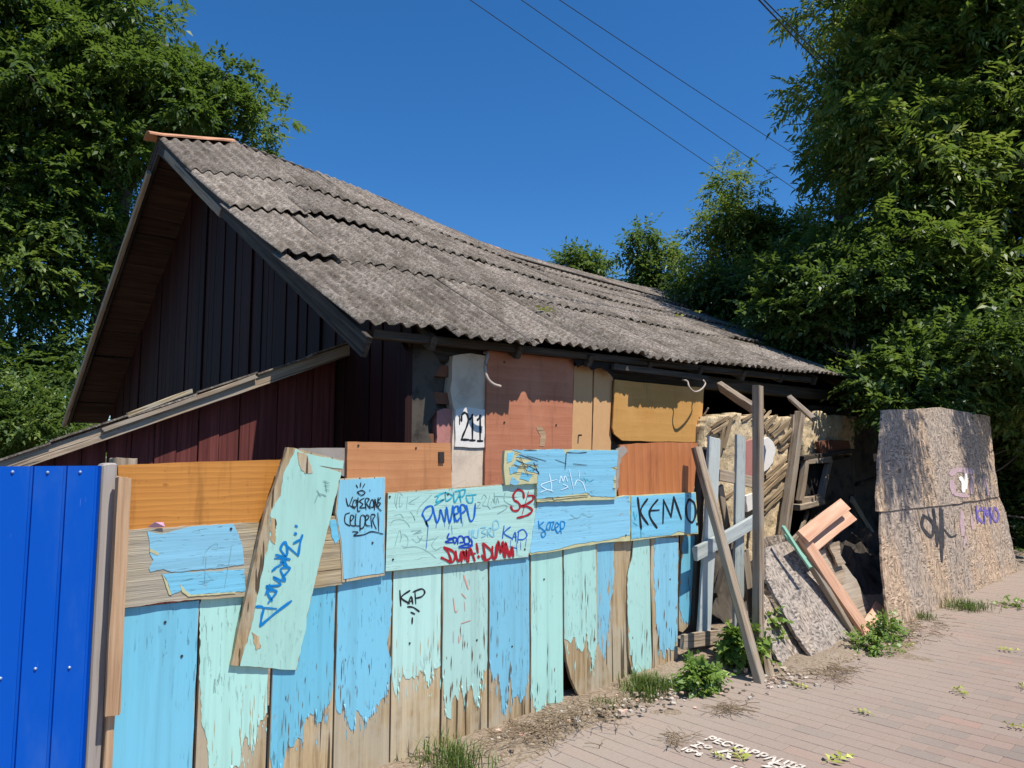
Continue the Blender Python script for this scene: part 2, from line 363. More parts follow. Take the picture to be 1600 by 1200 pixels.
def bluemetal():
    t = NT('blue_sheet_metal'); n = t.noise(t.coord((3, 3, 1.2), False), 1, 5, .6); s = t.noise(t.coord((60, 60, 2), False), 1, 4, .6)
    c = t.mix(t.math('MULTIPLY', n, .5), (.0, .07, .42, 1), (.001, .10, .50, 1)); c = t.mix(t.math('MULTIPLY', t.step(s, .66, .85), .06), c, (.1, .2, .5, 1))
    d = t.noise(t.coord((4, 4, 1.1), False), 1, 6, .7); c = t.mix(t.math('MULTIPLY', t.step(d, .5, .75), .16), c, (.10, .22, .45, 1)); sc = t.step(t.noise(t.coord((200, 200, 9), False), 1, 3, .6), .70, .73); c = t.mix(t.math('MULTIPLY', sc, .25), c, (.25, .36, .6, 1))
    return t.done(c, .5, t.bump(n, .10, .02), .15)
M['metal'] = bluemetal()
M['steel'] = plain('galvanised_steel', (.34, .42, .55, 1), .5, .15, .4)
M['rail'] = plain('greyed_softwood', (.31, .27, .23, 1), .85, .25, scale=20)
M['post'] = wood('concrete_grey_post', (.32, .28, .25, 1), (.42, .37, .33, 1), (.50, .45, .40, 1), 'Z', a=30, var=.05, cracks=.25)
M['hook'] = plain('rusty_white_bracket', (.42, .34, .28, 1), .6, .3)
M['nail'] = plain('nail', (.06, .05, .045, 1), .5, .3, .6)
M['wire'] = plain('cable_rubber', (.05, .06, .08, 1), .6, .1)
M['green'] = plain('mint_green_lath', (.22, .42, .30, 1), .6, .3)
for nm, c in dict(ink_black=(.012, .012, .014), ink_red=(.33, .010, .018), ink_blue=(.006, .11, .48), ink_navy=(.008, .05, .40), ink_cyan=(.0, .20, .52), ink_teal=(.03, .34, .45), ink_pale=(.22, .50, .62), ink_pencil=(.22, .38, .36), ink_white=(.60, .80, .90), ink_coral=(.62, .30, .24), ink_violet=(.16, .11, .33), ink_lilac=(.44, .30, .30), ink_dark=(.035, .03, .03)).items():
    M[nm] = ink(nm, (*c, 1), .45 if nm in ('ink_dark', 'ink_violet', 'ink_lilac', 'ink_teal') else .12)

# ------------------------------------------------------------------ ground, pavement
def ground():
    t = NT('dry_soil'); n = t.noise(t.coord(2.3, False), 1, 7, .7); n2 = t.noise(t.coord(55, False), 1, 6, .7)
    c = t.ramp(n2, [(.28, (.10, .07, .045, 1)), (.5, (.27, .205, .145, 1)), (.75, (.42, .345, .26, 1))]); c = t.mix(t.math('MULTIPLY', t.step(n, .45, .7), .5), c, (.30, .245, .185, 1))
    M['soil'] = t.done(c, .95, t.bump(n2, .8, .012, t.bump(n, .4, .03)), .1)
    t = NT('grassland'); n = t.noise(t.coord(.35, False), 1, 6, .65); n2 = t.noise(t.coord(9, False), 1, 5, .7)
    c = t.mix(n2, (.045, .075, .02, 1), (.11, .13, .045, 1)); c = t.mix(t.step(n, .5, .7), c, (.17, .14, .09, 1)); M['land'] = t.done(c, .95, t.bump(n2, .6, .05), .1)
    t = NT('asphalt'); n2 = t.noise(t.coord(120, False), 1, 4, .7); M['asph'] = t.done(t.mix(n2, (.035, .035, .035, 1), (.075, .072, .07, 1)), .9, t.bump(n2, .5, .004), .2)
    xs = [-400, -60, -15, -8, -3, 0, 2, 4, 6, 8, 10, 14, 20, 40, 90, 500]; ys = [-400, -40, -9, 16, 30, 60, 500]
    m = MB(); m.add([(x, y, gz(x)-.075) for y in ys for x in xs], [(j*len(xs)+i, j*len(xs)+i+1, (j+1)*len(xs)+i+1, (j+1)*len(xs)+i) for j in range(len(ys)-1) for i in range(len(xs)-1)])
    tag(m.build('ground', M['land'], org=(0, 0, 0)), kind='structure')
    m = MB(); rx = [-60, -15, 0, 10, 20, 40]; m.add([(x, y, gz(x)-.066) for y in (-9, -2.6) for x in rx], [(i, i+1, i+len(rx)+1, i+len(rx)) for i in range(len(rx)-1)])
    tag(m.build('road', M['asph'], org=(0, 0, 0)), kind='structure')
    # earth strip between fence and paving, spilling over the pavers
    X0, X1, Y0, Y1, st = -1.0, 13.0, .9, 4.46, .035
    xs = np.arange(X0, X1, st); ys = np.arange(Y0, Y1, st); NX, NY = len(xs), len(ys); vs = []
    for y in ys:
        for x in xs:
            edge = float(np.interp(x, [4.5, 5.0, 6.3, 7.2], [2.85, 2.34, 2.30, 2.46]))
            n = noise.noise((x*1.7, y*1.7, 0))*.5+noise.noise((x*5, y*5, 3))*.3+noise.noise((x*14, y*14, 7))*.16
            d = (y-edge)+.22*n
            h = -.03+.045*max(0, min(1, (d+.12)/.3))
            if d > 0: h += min(.07, d*.11)
            h = max(h, -.0075+.013*noise.noise((x*1.5+4, y*1.1, 2))+.006*noise.noise((x*6, y*6, 8))-.010*max(0, 1.9-y))
            kk = max(0, min(1, (d+.1)/.25)); h += kk*(.012*noise.noise((x*9, y*9, 1))+.006*noise.noise((x*27, y*27, 5)))
            vs.append((x, y, gz(x)+h))
    m = MB(); m.v = vs; m.f = [(j*NX+i, j*NX+i+1, (j+1)*NX+i+1, (j+1)*NX+i) for j in range(NY-1) for i in range(NX-1)]
    tag(m.build('earth_verge', M['soil'], org=(0, 0, 0), smooth=True), kind='structure')
    # yard soil behind the fence
    m = MB(); m.add([(x, y, gz(x)-.03) for y in (4.4, 15) for x in (-8, 0, 5, 10, 15)], [(i, i+1, i+6, i+5) for i in range(4)])
    tag(m.build('yard_soil', M['soil'], org=(0, 0, 0)), kind='structure')
def pavers():
    t = NT('paver'); a = t.n('Attribute', attribute_name='rnd').outputs['Fac']
    n = t.noise(t.coord(60, False, True), 1, 5, .7); n2 = t.noise(t.coord(1.1, False, True), 1, 5, .6); sx = t.n('SeparateXYZ'); t.set(sx.inputs[0], t.n('NewGeometry').outputs['Position'])
    c = t.ramp(a, [(0, (.235, .145, .115, 1)), (.35, (.275, .175, .14, 1)), (.62, (.30, .165, .13, 1)), (.70, (.26, .19, .155, 1)), (.80, (.15, .13, .115, 1)), (.90, (.36, .15, .11, 1))], 'CONSTANT')
    c = t.mix(t.math('MULTIPLY', n, .5), c, (.34, .25, .195, 1)); 
    # blown dust lies thicker towards the unpaved verge, in streaks
    d = t.math('ADD', sx.outputs[1], t.math('MULTIPLY', t.math('SUBTRACT', n2, .5), 2.4)); f = t.step(d, .3, 2.5)
    c = t.mix(t.math('ADD', t.math('MULTIPLY', f, .68), .22), c, t.mix(n, (.26, .205, .165, 1), (.37, .30, .245, 1)))
    M['paver'] = t.done(c, .92, t.bump(n, .45, .003), .12)
    root = None
    m = MB(); rx = [-20, 0, 10, 20, 40]; m.add([(x, y, gz(x)-.0032) for y in (-2.6, 2.9) for x in rx], [(i, i+1, i+len(rx)+1, i+len(rx)) for i in range(len(rx)-1)])
    pv = tag(m.build('pavement', M['soil'], org=(0, 0, 0)), kind='structure')
    L, Wd, g = .2, .1, .0028; cells = []
    for i in range(-10, 190):
        x = i*Wd
        for j in range(-13, 15):
            y = j*L+(L/2 if i % 2 else 0)
            if x > 11.5: continue
            pr = proj((x, y, gz(x))); vis = 0
            if pr and -60 < pr[0] < 1660 and pr[1] < 1260 and y < 2.75:
                dd = (Vector((x, y, gz(x)))-C0).length
                dx = max(0, 20-pr[0], pr[0]-1580); vis = 1/dd**2*(1 if 0 <= pr[0] <= 1600 and pr[1] <= 1200 else .2)
            cells.append((vis, x, y))
    cells.sort(key=lambda c: -c[0])
    sl = math.atan(SLOPE)
    var = []
    for k in range(10):
        bm = bmesh.new(); bmesh.ops.create_cube(bm, size=1); bmesh.ops.scale(bm, vec=(Wd-g, L-g, .05), verts=bm.verts)
        bmesh.ops.bevel(bm, geom=[e for e in bm.edges if all(v.co.z > 0 for v in e.verts)], offset=.0022, segments=1, affect='EDGES')
        me = bpy.data.meshes.new('paver'); bm.to_mesh(me); bm.free(); me.materials.append(M['paver'])
        at = me.attributes.new('rnd', 'FLOAT', 'FACE'); at.data.foreach_set('value', [k/10+.02]*len(me.polygons)); var.append(me)
    big = MB(); r = random.Random(3)
    v0 = [v.co.copy() for v in var[0].vertices]; f0 = [tuple(p.vertices) for p in var[0].polygons]
    for n_, (vis, x, y) in enumerate(cells):
        mat = Matrix.Translation((x, y, gz(x)-.025+r.uniform(-.0009, .0009))) @ Matrix.Rotation(-sl, 4, 'Y') @ Matrix.Rotation(r.uniform(-.008, .008), 4, 'Z') @ Matrix.Rotation(r.uniform(-.004, .004), 4, 'X')
        k = min(9, int(r.random()**1.0*10))
        if n_ < 300 and vis > 0:
            link('paver', var[k], None, pv, mat)
        else: big.add([mat @ p for p in v0], f0, k/10+.02)
    tag(big.build('far_pavers', M['paver'], pv, org=(0, 0, 0)), kind='stuff')
ground(); pavers()

# ------------------------------------------------------------------ the house
YF, XGB, XE, XEND, YEV, YRG, YBE = 4.5, 3.03, 2.48, 13.2, 4.22, 9.0, 13.05
ev = [PY(x, y, YEV) for x, y in [(565, 515), (640, 521), (700, 524), (780, 534), (905, 548), (960, 559), (1000, 561), (1100, 572), (1200, 580), (1290, 587)]]
EVX = [p.x for p in ev]+[XEND]; EVZ = [p.z for p in ev]+[2.62]; EVX[0] = XE
rg = [PY(x, y, YRG) for x, y in [(240, 214), (370, 224), (440, 250), (600, 312), (750, 380), (870, 416), (1000, 449), (1090, 466)]]
RGX = [p.x for p in rg]; RGZ = [p.z for p in rg]
def ez(X): return float(np.interp(X, EVX, EVZ))
def rz(X): return float(np.interp(X, RGX, RGZ))
TH = math.atan((5.35-2.45)/(YRG-YEV)); NF = Vector((0, -math.sin(TH), math.cos(TH)))
def roofp(X, s): return Vector((X, YEV+(YRG-YEV)*s, ez(X)+(rz(X)-ez(X))*s-.06*math.sin(math.pi*min(1, max(0, s)))))
house = empty('derelict_house', (XGB, YF, 0), 'derelict low house with grey corrugated roof and dark red plank gable', 'house')
roof = bpy.data.objects.new('roof', None); COL.objects.link(roof); roof.parent = house
WM[roof.name] = wmat(house); 
PITCHW = .127
def sheet(x0, s0, s1, wid, lift, skew, r, back=False):
    NXs = int(round(wid/PITCHW*8)); NS = 5; vs = []; n = NF if not back else Vector((0, math.sin(TH+.1), math.cos(TH+.1)))
    bites = [(r.uniform(0, wid), r.uniform(.03, .09), r.uniform(.01, .035)) for _ in range(r.choice([0, 1, 1, 2]))]
    for layer in (0, 1):
        for j in range(NS+1):
            t = j/NS; s = s0+(s1-s0)*t
            for i in range(NXs+1):
                lx = wid*i/NXs; X = x0+lx+skew*t
                sj = 0
                if j == 0:
                    sj = r.uniform(-.0012, .0012) if layer == 0 else last[i]
                    if layer == 0:
                        for (bx, bw, bd) in bites:
                            if abs(lx-bx) < bw: sj += bd*(1-abs(lx-bx)/bw)*.25
                    (last.append(sj) if layer == 0 else None)
                if not back: p = roofp(X, s+sj)
                else: p = Vector((X, YRG+(YBE-YRG)*(1-s-sj), rz(X)+(2.26-rz(X))*(1-s-sj)))
                o = lift*(1-t)+.004+.0185*math.cos(2*math.pi*(X+.02)/PITCHW)-layer*.007
                vs.append(p+n*o)
            if layer == 0 and j == 0: pass
    K = (NXs+1); B = K*(NS+1); fs = []
    for j in range(NS):
        for i in range(NXs):
            a = j*K+i; fs.append((a, a+1, a+K+1, a+K)); fs.append((B+a, B+a+K, B+a+K+1, B+a+1))
    for i in range(NXs): fs.append((i, B+i, B+i+1, i+1)); e = NS*K+i; fs.append((e, e+1, B+e+1, B+e))
    for j in range(NS): a = j*K; fs.append((a, a+K, B+a+K, B+a)); e = a+NXs; fs.append((e, B+e, B+e+K, e+K))
    return vs, fs
ROWS = [0, .262, .515, .735, 1.0]
r = random.Random(11)
for ri in range(4):
    x = XE-r.uniform(0, .03)+(.0 if ri % 2 == 0 else 0)
    first = True
    while x < XEND-.1:
        wd = 6*PITCHW+.035 if not first or ri % 2 == 0 else 4*PITCHW+.035
        last = []
        s0 = ROWS[ri]+(r.uniform(-.007, .007) if ri else r.uniform(-.002, .002)+r.choice([-.008, 0, 0, .006]))
        s1 = ROWS[ri+1]+.035
        vs, fs = sheet(x, s0, min(s1, 1.012), wd, .024+r.uniform(0, .016)+(.02 if r.random() < .15 else 0), r.uniform(-.012, .012), r)
        # side lap: every sheet rides a little higher than its neighbour
        up = NF*(.011*((int(x*7)) % 2)+r.uniform(0, .004))
        m = MB(); m.add([p+up for p in vs], fs); m.build('roof_sheet', M['slate'], roof, smooth=True)
        x += wd-.035; first = False
for ri in range(4):
    x = XE
    while x < XEND-.1:
        last = []; vs, fs = sheet(x, ROWS[ri], min(1.0, ROWS[ri+1]+.03), 12*PITCHW+.03, .03, 0, r, True)
        m = MB(); m.add(vs, fs); m.build('roof_sheet', M['slate'], roof, smooth=True); x += 12*PITCHW
# ridge pieces
def ridge_piece(xa, xb, mat, w=.16, h=.03, tilt=0):
    m = MB(); N = max(2, int((xb-xa)/.15)); vs = []
    for i in range(N+1):
        X = xa+(xb-xa)*i/N; z = rz(X)+.035+h+tilt*i/N
        for (dy, dz) in ((-w, -w*.52), (-w*.5, -w*.22), (0, 0), (w*.5, -w*.22), (w, -w*.52)): vs.append((X, YRG+dy+random.uniform(-.006, .006), z+dz))
        for (dy, dz) in ((w, -w*.52-.018), (w*.5, -w*.22-.018), (0, -.018), (-w*.5, -w*.22-.018), (-w, -w*.52-.018)): vs.append((X, YRG+dy, z+dz))
    fs = [(i*10+j, i*10+(j+1) % 10, (i+1)*10+(j+1) % 10, (i+1)*10+j) for i in range(N) for j in range(10)]+[tuple(range(9, -1, -1)), tuple(N*10+j for j in range(10))]
    m.add(vs, fs); o = m.build('ridge_cap', mat, roof); recalc(o.data)
ridge_piece(XE-.12, 3.35, M['terra'], .12, .022, 0)
for xa, xb, mt in ((3.5, 4.6, 'darkwood'), (4.65, 5.9, 'slate'), (6.0, 6.9, 'slate'), (6.95, 7.75, 'terra'), (7.9, 9.4, 'darkwood'), (9.5, 10.4, 'slate'), (10.5, 13.1, 'slate')):
    ridge_piece(xa, xb, M[mt], .12, -.02+random.uniform(0, .02))
# rake boards and soffit
beam('rake_board', roofp(XE+.03, -.01)-NF*.10, roofp(XE+.03, 1)-NF*.10, .15, .04, M['darkwood'], house, (-1, 0, 0))
beam('rake_board', roofp(XE+.012, .55)-NF*.085, roofp(XE+.012, .93)-NF*.085, .09, .03, M['grey'], house, (-1, 0, 0), label='split grey strip nailed on the rake board')
bp = lambda t, X=XE, d=0: Vector((X, YRG+(YBE-YRG)*t, rz(X)+(2.26-rz(X))*t-d))
beam('rake_board', bp(0, XE+.03, .10), bp(1, XE+.03, .10), .16, .04, M['darkwood'], house, (-1, 0, 0))
beam('rake_pole', bp(.05, XE-.02, .22), bp(1, XE-.02, .17), .07, .05, M['grey'], house, (-1, 0, 0))
for k in range(20):
    t0 = (k+.5)/20
    p = bp(t0, XE, .11); q = bp(t0, XGB+.02, .11)
    p.z -= .02*random.random(); q.z = p.z
    dirv = (bp(1)-bp(0)).normalized(); nn = Vector((1, 0, 0)).cross(dirv)
    beam('soffit_board', p, q, .25, .022, M['soffit'], house, nn)
# gable wall of vertical planks
def roof_under(Y):
    X = XGB
    if Y <= YRG: return ez(X)+(rz(X)-ez(X))*(Y-YEV)/(YRG-YEV)-.09
    return rz(X)+(2.26-rz(X))*(Y-YRG)/(YBE-YRG)-.10
y = YF+.005; gw = bpy.data.objects.new('gable_wall', None); COL.objects.link(gw); gw.parent = house; WM[gw.name] = wmat(house)
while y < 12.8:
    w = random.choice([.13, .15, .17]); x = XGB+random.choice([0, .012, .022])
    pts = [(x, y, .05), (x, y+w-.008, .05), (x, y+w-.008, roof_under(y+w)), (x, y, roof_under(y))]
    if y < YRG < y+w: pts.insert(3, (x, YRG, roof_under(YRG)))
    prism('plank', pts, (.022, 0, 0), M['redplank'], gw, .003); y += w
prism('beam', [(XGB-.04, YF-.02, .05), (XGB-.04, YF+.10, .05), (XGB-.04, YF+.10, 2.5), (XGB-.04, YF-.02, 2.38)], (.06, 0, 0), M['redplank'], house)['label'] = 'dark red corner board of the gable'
# inner shell: keeps the inside dark
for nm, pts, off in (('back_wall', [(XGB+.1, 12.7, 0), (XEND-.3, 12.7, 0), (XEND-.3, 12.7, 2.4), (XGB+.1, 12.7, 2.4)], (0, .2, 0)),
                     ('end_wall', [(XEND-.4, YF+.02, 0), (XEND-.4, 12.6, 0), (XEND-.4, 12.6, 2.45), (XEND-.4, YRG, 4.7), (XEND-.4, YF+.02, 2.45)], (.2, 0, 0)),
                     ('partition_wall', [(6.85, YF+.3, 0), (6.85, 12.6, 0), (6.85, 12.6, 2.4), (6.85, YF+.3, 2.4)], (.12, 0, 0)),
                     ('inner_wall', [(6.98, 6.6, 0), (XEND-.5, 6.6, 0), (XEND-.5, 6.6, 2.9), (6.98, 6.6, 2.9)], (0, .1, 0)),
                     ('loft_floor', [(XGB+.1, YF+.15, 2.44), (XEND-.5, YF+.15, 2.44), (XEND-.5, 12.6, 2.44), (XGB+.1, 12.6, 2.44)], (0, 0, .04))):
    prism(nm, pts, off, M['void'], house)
# street wall, left to right: charred masonry, pink strip, numbered cream pier, boards
def wallp(px, th=.12, dy=0, mat='char', name='wall_patch', rag=0, label=None, step=14, parent=None):
    o = slab(name, px, YF, th, M[mat], parent or house, dy, rag, step)
    if label: o['label'] = label
    return o
fw = prism('street_wall', [(XGB+.03, YF+.05, 0), (6.84, YF+.05, 0), (6.84, YF+.05, 2.36), (XGB+.03, YF+.05, 2.36)], (0, .16, 0), M['char'], house); fw['label'] = 'charred plaster street wall'
for k in range(26):     # bricks laid bare where the plaster burnt off
    row, cl = divmod(k, 3); xx = XGB+.10+cl*.20+(.09 if row % 2 else 0); zz = 1.42+row*.105
    if zz > 2.28 or xx > 3.5 or random.random() < .45: continue
    m = MB(); m.box((xx, YF+.045+random.uniform(-.012, .008), zz), .185, .06, .088); m.build('brick', M['brick'], fw, org=(xx, YF, zz))
wallp([(637, 545), (672, 545), (690, 570), (672, 600), (684, 640), (668, 660), (676, 720), (637, 720)], .04, -.012, 'char', 'plaster_patch', 2.5)
wallp([(683, 642), (694, 638), (708, 640), (708, 762), (683, 762)], .10, -.01, 'pink', 'plaster_strip', 1.2, 'pink plaster strip on the wall end', 8)
wallp([(708, 556), (735, 552), (761, 556), (759, 640), (757, 765), (705, 765), (706, 700), (710, 640), (704, 610)], .10, -.035, 'plaster', 'pier', .9, 'cream plaster pier carrying the number', 10)
npan = wallp([(712, 640), (726, 636), (758, 640), (757, 699), (711, 698)], .012, -.048, 'white', 'number_panel', .8, 'white painted panel with house number 211', 10)
def text_mesh(body, size, sx=1, extrude=0, offset=0):
    cu = bpy.data.curves.new('t', 'FONT'); cu.body = body; cu.size = size; cu.extrude = extrude; cu.offset = offset; cu.resolution_u = 4
    ob = bpy.data.objects.new('t', cu); COL.objects.link(ob); dg = bpy.context.evaluated_depsgraph_get(); dg.update()
    me = bpy.data.meshes.new_from_object(ob.evaluated_get(dg)); bpy.data.objects.remove(ob); bpy.data.curves.remove(cu)
    if sx != 1: me.transform(Matrix.Diagonal((sx, 1, 1, 1)))
    return me
# digits 2 1 1 : tall condensed stencil numerals
def digit(kind, px):
    bl = PY(px[0], px[3], YF-.0505); tr = PY(px[2], px[1], YF-.0505)
    w = tr.x-bl.x; h = tr.z-bl.z; L2 = {'2': [[(.08, .70), (.12, .90), (.45, 1.0), (.80, .92), (.90, .72), (.70, .48), (.30, .20), (.10, .03)], [(.08, .03), (.95, .03)]], '1': [[(.18, .80), (.40, .86), (.58, .97)], [(.58, .97), (.58, .03)], [(.22, .03), (.94, .03)]]}[kind]
    st = [[(p[0]*w, p[1]*h) for p in l] for l in L2]
    strokes('digit', (0, 0, 1), st, .017, lambda x, y: Vector((bl.x+x, YF-.0482, bl.z+y)), M['ink_black'], npan, smooth=5)
digit('2', (720, 645, 733, 688)); digit('1', (732, 647, 743, 689)); digit('1', (744, 648, 755, 690))
strokes('digit_mark', (0, 0, 1), [[(718, 650), (718, 663)]], 1.6, lambda x, y: PY(x, y, YF-.0482), M['ink_black'], npan)
wallp([(762, 545), (897, 553), (895, 630), (893, 720), (757, 765), (760, 640)], .02, -.06, 'ply', 'plywood_sheet', .4, 'tall red brown plywood sheet')
wallp([(897, 572), (911, 570), (926, 576), (924, 715), (893, 715)], .02, -.03, 'tan', 'board', .3, 'left tan upright board')
wallp([(929, 577), (938, 574), (958, 583), (954, 715), (925, 715)], .02, -.034, 'tan', 'board', .3, 'right tan upright board')
wallp([(961, 593), (1030, 600), (1100, 606), (1097, 650), (1091, 691), (1030, 690), (972, 688), (960, 678), (957, 668)], .015, -.07, 'orange', 'plywood_sheet', .5, 'orange plywood sheet under the eave')
o = slab('torn_veneer', [(838, 668), (846, 665), (853, 680), (851, 698), (843, 697), (845, 682)], YF-.0625, .003, M['batten'], house, 0, 1, 5)
for x, y in ((788, 566), (788, 660), (869, 664), (967, 641), (1088, 648), (1050, 660), (908, 680)):
    p = PY(x, y, YF-.062); m = MB(); m.tube([p+Vector((0, -.004, 0)), p+Vector((0, .03, 0))], .008, 6); m.build('nail', M['nail'], house)
# wall plate and rafters under the eave
beam('wall_plate', (XGB, YF+.08, 2.40), (XEND-.5, YF+.08, 2.46), .14, .14, M['darkwood'], house)
beam('eave_purlin', (XE+.15, YEV+.16, ez(3)-.02), (9.0, YEV+.16, ez(8.5)-.03), .06, .09, M['darkwood'], house)
X = XGB+.1
while X < XEND-.4:
    beam('rafter', roofp(X, .012)-NF*.10, roofp(X, .98)-NF*.10, .06, .11, M['darkwood'], house, NF); X += .85
for s in (.2, .4, .6, .8): beam('roof_batten', roofp(XE+.05, s)-NF*.035, roofp(XEND-.1, s)-NF*.035, .05, .03, M['darkwood'], house, NF)
beam('eave_board', PY(958, 573, YF-.16), PY(1105, 592, YF-.16), 0.055, .03, M['darkwood'], house)
# torn roofing felt hanging over the tan boards
o = slab('felt_scrap', [(893, 556), (960, 563), (958, 590), (948, 580), (938, 572), (925, 578), (912, 570), (902, 574)], YF-.12, .004, M['void'], house, 0, 1.5, 6); o['label'] = 'torn black roofing felt above the tan boards'
# lamp or cable brackets
def bracket(pts, rr, lab):
    m = MB(); m.tube([Vector(p) for p in crom([tuple(p) for p in pts], 5)], rr, 7); o = m.build('bracket', M['hook'], house, smooth=True); o['label'] = lab
bracket([PY(757, 551, YF-.05), PY(762, 553, YF-.16), PY(758, 572, YF-.19), PY(761, 590, YF-.21), PY(770, 600, YF-.22), PY(782, 604, YF-.22)], .013, 'hooked pale cable bracket above the house number')
bracket([PY(1066, 593, YF-.2), PY(1074, 596, YF-.22), PY(1077, 605, YF-.25), PY(1085, 612, YF-.27), PY(1095, 609, YF-.25), PY(1102, 600, YF-.22), PY(1099, 594, YF-.18), PY(1103, 592, YF)], .009, 'curled pale cable bracket above the orange plywood')
bracket([PY(1097, 650, YF), PY(1102, 645, YF-.1), PY(1107, 637, YF-.14)], .008, 'small bent hook beside the orange plywood')

# wattle and daub end of the street wall
def clay_wall(name, poly, Y, amp, step=.028, seed=0, th=.16):
    P = [PY(x, y, Y) for x, y in poly]; xs = [p.x for p in P]; zs = [p.z for p in P]
    def inside(x, z):
        c = False; n = len(P)
        for i in range(n):
            a, b = P[i], P[(i+1) % n]
            if (a.z > z) != (b.z > z) and x < (b.x-a.x)*(z-a.z)/(b.z-a.z)+a.x: c = not c
        return c
    gx = np.arange(min(xs)-.05, max(xs)+.05, step); gzv = np.arange(min(zs)-.05, max(zs)+.05, step)
    idx = {}; m = MB()
    for j, z in enumerate(gzv):
        for i, x in enumerate(gx):
            jx = x+.35*step*noise.noise((x*30, z*30, seed)); jz = z+.35*step*noise.noise((x*30, z*30, seed+9))
            if inside(jx+.05*noise.noise((x*4, z*4, 2)), jz+.05*noise.noise((x*4, z*4, 5))):
                d = amp*(noise.noise((x*3, z*3, seed))*.8+noise.noise((x*9, z*9, seed+3))*.5+noise.noise((x*24, z*24, seed+5))*.3)
                idx[i, j] = len(m.v); m.v.append((jx, Y+d, jz))
    for (i, j) in list(idx):
        q = [(i, j), (i+1, j), (i+1, j+1), (i, j+1)]
        if all(k in idx for k in q): m.f.append(tuple(idx[k] for k in q))
    me = m.mesh(name); bm = bmesh.new(); bm.from_mesh(me)
    bmesh.ops.delete(bm, geom=[v for v in bm.verts if not v.link_faces], context='VERTS')
    r_ = bmesh.ops.extrude_face_region(bm, geom=bm.faces[:]); bmesh.ops.translate(bm, vec=(0, th, 0), verts=[g for g in r_['geom'] if isinstance(g, bmesh.types.BMVert)])
    bmesh.ops.recalc_face_normals(bm, faces=bm.faces); bm.to_mesh(me); bm.free()
    return link(name, me, M['clay'], house, smooth=True)
YW = YF-.17      # this end of the wall is set forward so sunlight clears the eave shadow
cw = clay_wall('clay_wall', [(1101, 652), (1120, 646), (1150, 641), (1185, 647), (1215, 649), (1238, 652), (1236, 700), (1228, 760), (1222, 830), (1215, 900), (1120, 960), (1085, 960), (1090, 800)], YW, .035)
cw['label'] = 'straw clay wall with bare laths'
cw2 = clay_wall('clay_wall', [(1256, 655), (1275, 640), (1300, 648), (1338, 650), (1336, 700), (1330, 712), (1285, 712), (1258, 718), (1250, 740)], YW+.05, .05, seed=4)
cw2['label'] = 'broken clay wall above the small window'
def lath(a, b, w=.055, dy=-.03): beam('lath', PY(*a, YW+dy), PY(*b, YW+dy), w*random.uniform(.5, 1.15), random.uniform(.010, .022), M['lath'], cw, wear=.011)
for a, b in [((1112, 668), (1138, 652)), ((1114, 676), (1150, 650)), ((1194, 672), (1210, 655)), ((1200, 676), (1222, 655)), ((1208, 681), (1232, 660)), ((1218, 692), (1237, 672)), ((1188, 765), (1236, 722)), ((1186, 778), (1238, 730)), ((1188, 790), (1237, 745)), ((1194, 800), (1234, 760)), ((1130, 700), (1142, 655)), ((1120, 720), (1131, 665)), ((1196, 745), (1228, 716))]: lath(a, b)
for k in range(16):
    x = 1108+random.random()*120; y = 655+random.random()*130; lath((x, y), (x+random.uniform(15, 26), y-random.uniform(12, 20)), .03, -.012)
o = slab('whitewash_patch', [(1186, 690), (1200, 683), (1208, 690), (1212, 700), (1208, 722), (1200, 733), (1186, 740)], YW-.045, .03, M['white'], cw, 0, 1.2, 7); o['label'] = 'remaining patch of white plaster'
o = slab('whitewash_patch', [(1165, 690), (1180, 686), (1180, 742), (1165, 745)], YW-.04, .03, M['pink'], cw, 0, .8, 7); o['label'] = 'remaining patch of pink plaster'
o = slab('whitewash_patch', [(1166, 775), (1180, 770), (1178, 795), (1168, 800)], YW-.04, .03, M['white'], cw, 0, .8, 7); o['label'] = 'small low patch of white plaster'
beam('wall_post', PY(1224, 838, YW-.10), PY(1250, 645, YW-.06), .10, .10, M['grey'], house)
beam('wall_post', PY(1236, 690, YW-.02), PY(1238, 648, YW-.02), .04, .05, M['grey'], house)
# small tilted window
win = bpy.data.objects.new('window', None); COL.objects.link(win); win.parent = house; WM[win.name] = wmat(house); win['label'] = 'small tilted window without glass'
Wp = lambda x, y: PY(x, y, YW-.03)
wc = [(1249, 783), (1258, 720), (1296, 718), (1282, 778)]
for i in range(4):
    a, b = wc[i], wc[(i+1) % 4]; beam('frame', Wp(*a), Wp(*b), .085, .07, M['grey'], win)
prism('pane', [PY(x, y, YW+.03) for x, y in wc], (0, .006, 0), M['void'], win)  # near-black sheet painting the darkness behind the open frame
beam('sill', Wp(1243, 793), Wp(1282, 784), .07, .12, M['grey'], win)
beam('lintel', PY(1250, 716, YW-.02), PY(1332, 704, YW-.02), .05, .10, M['darkwood'], house)
o = slab('plaster_patch', [(1279, 690), (1298, 687), (1326, 688), (1330, 708), (1285, 712)], YW-.03, .05, M['brick'], house, 0, 1, 8)
o = slab('plaster_patch', [(1298, 720), (1330, 714), (1336, 770), (1290, 785)], YW+.0, .06, M['char'], house, 0, 1.5, 8)
for a, b, w in (((1240, 858), (1262, 800), .05), ((1236, 846), (1282, 803), .06), ((1250, 850), (1270, 812), .05), ((1330, 780), (1385, 870), .09), ((1225, 880), (1300, 800), .05)):
    beam('fallen_lath', PY(*a, YF-.35), PY(*b, YF-.1), w, .03, M['grey'], house)
prism('inner_sheet', [(9.3, 4.62, 0), (XEND-.5, 4.62, 0), (XEND-.5, 4.62, 2.35), (9.6, 4.62, 2.3)], (0, .1, 0), M['char'], house)

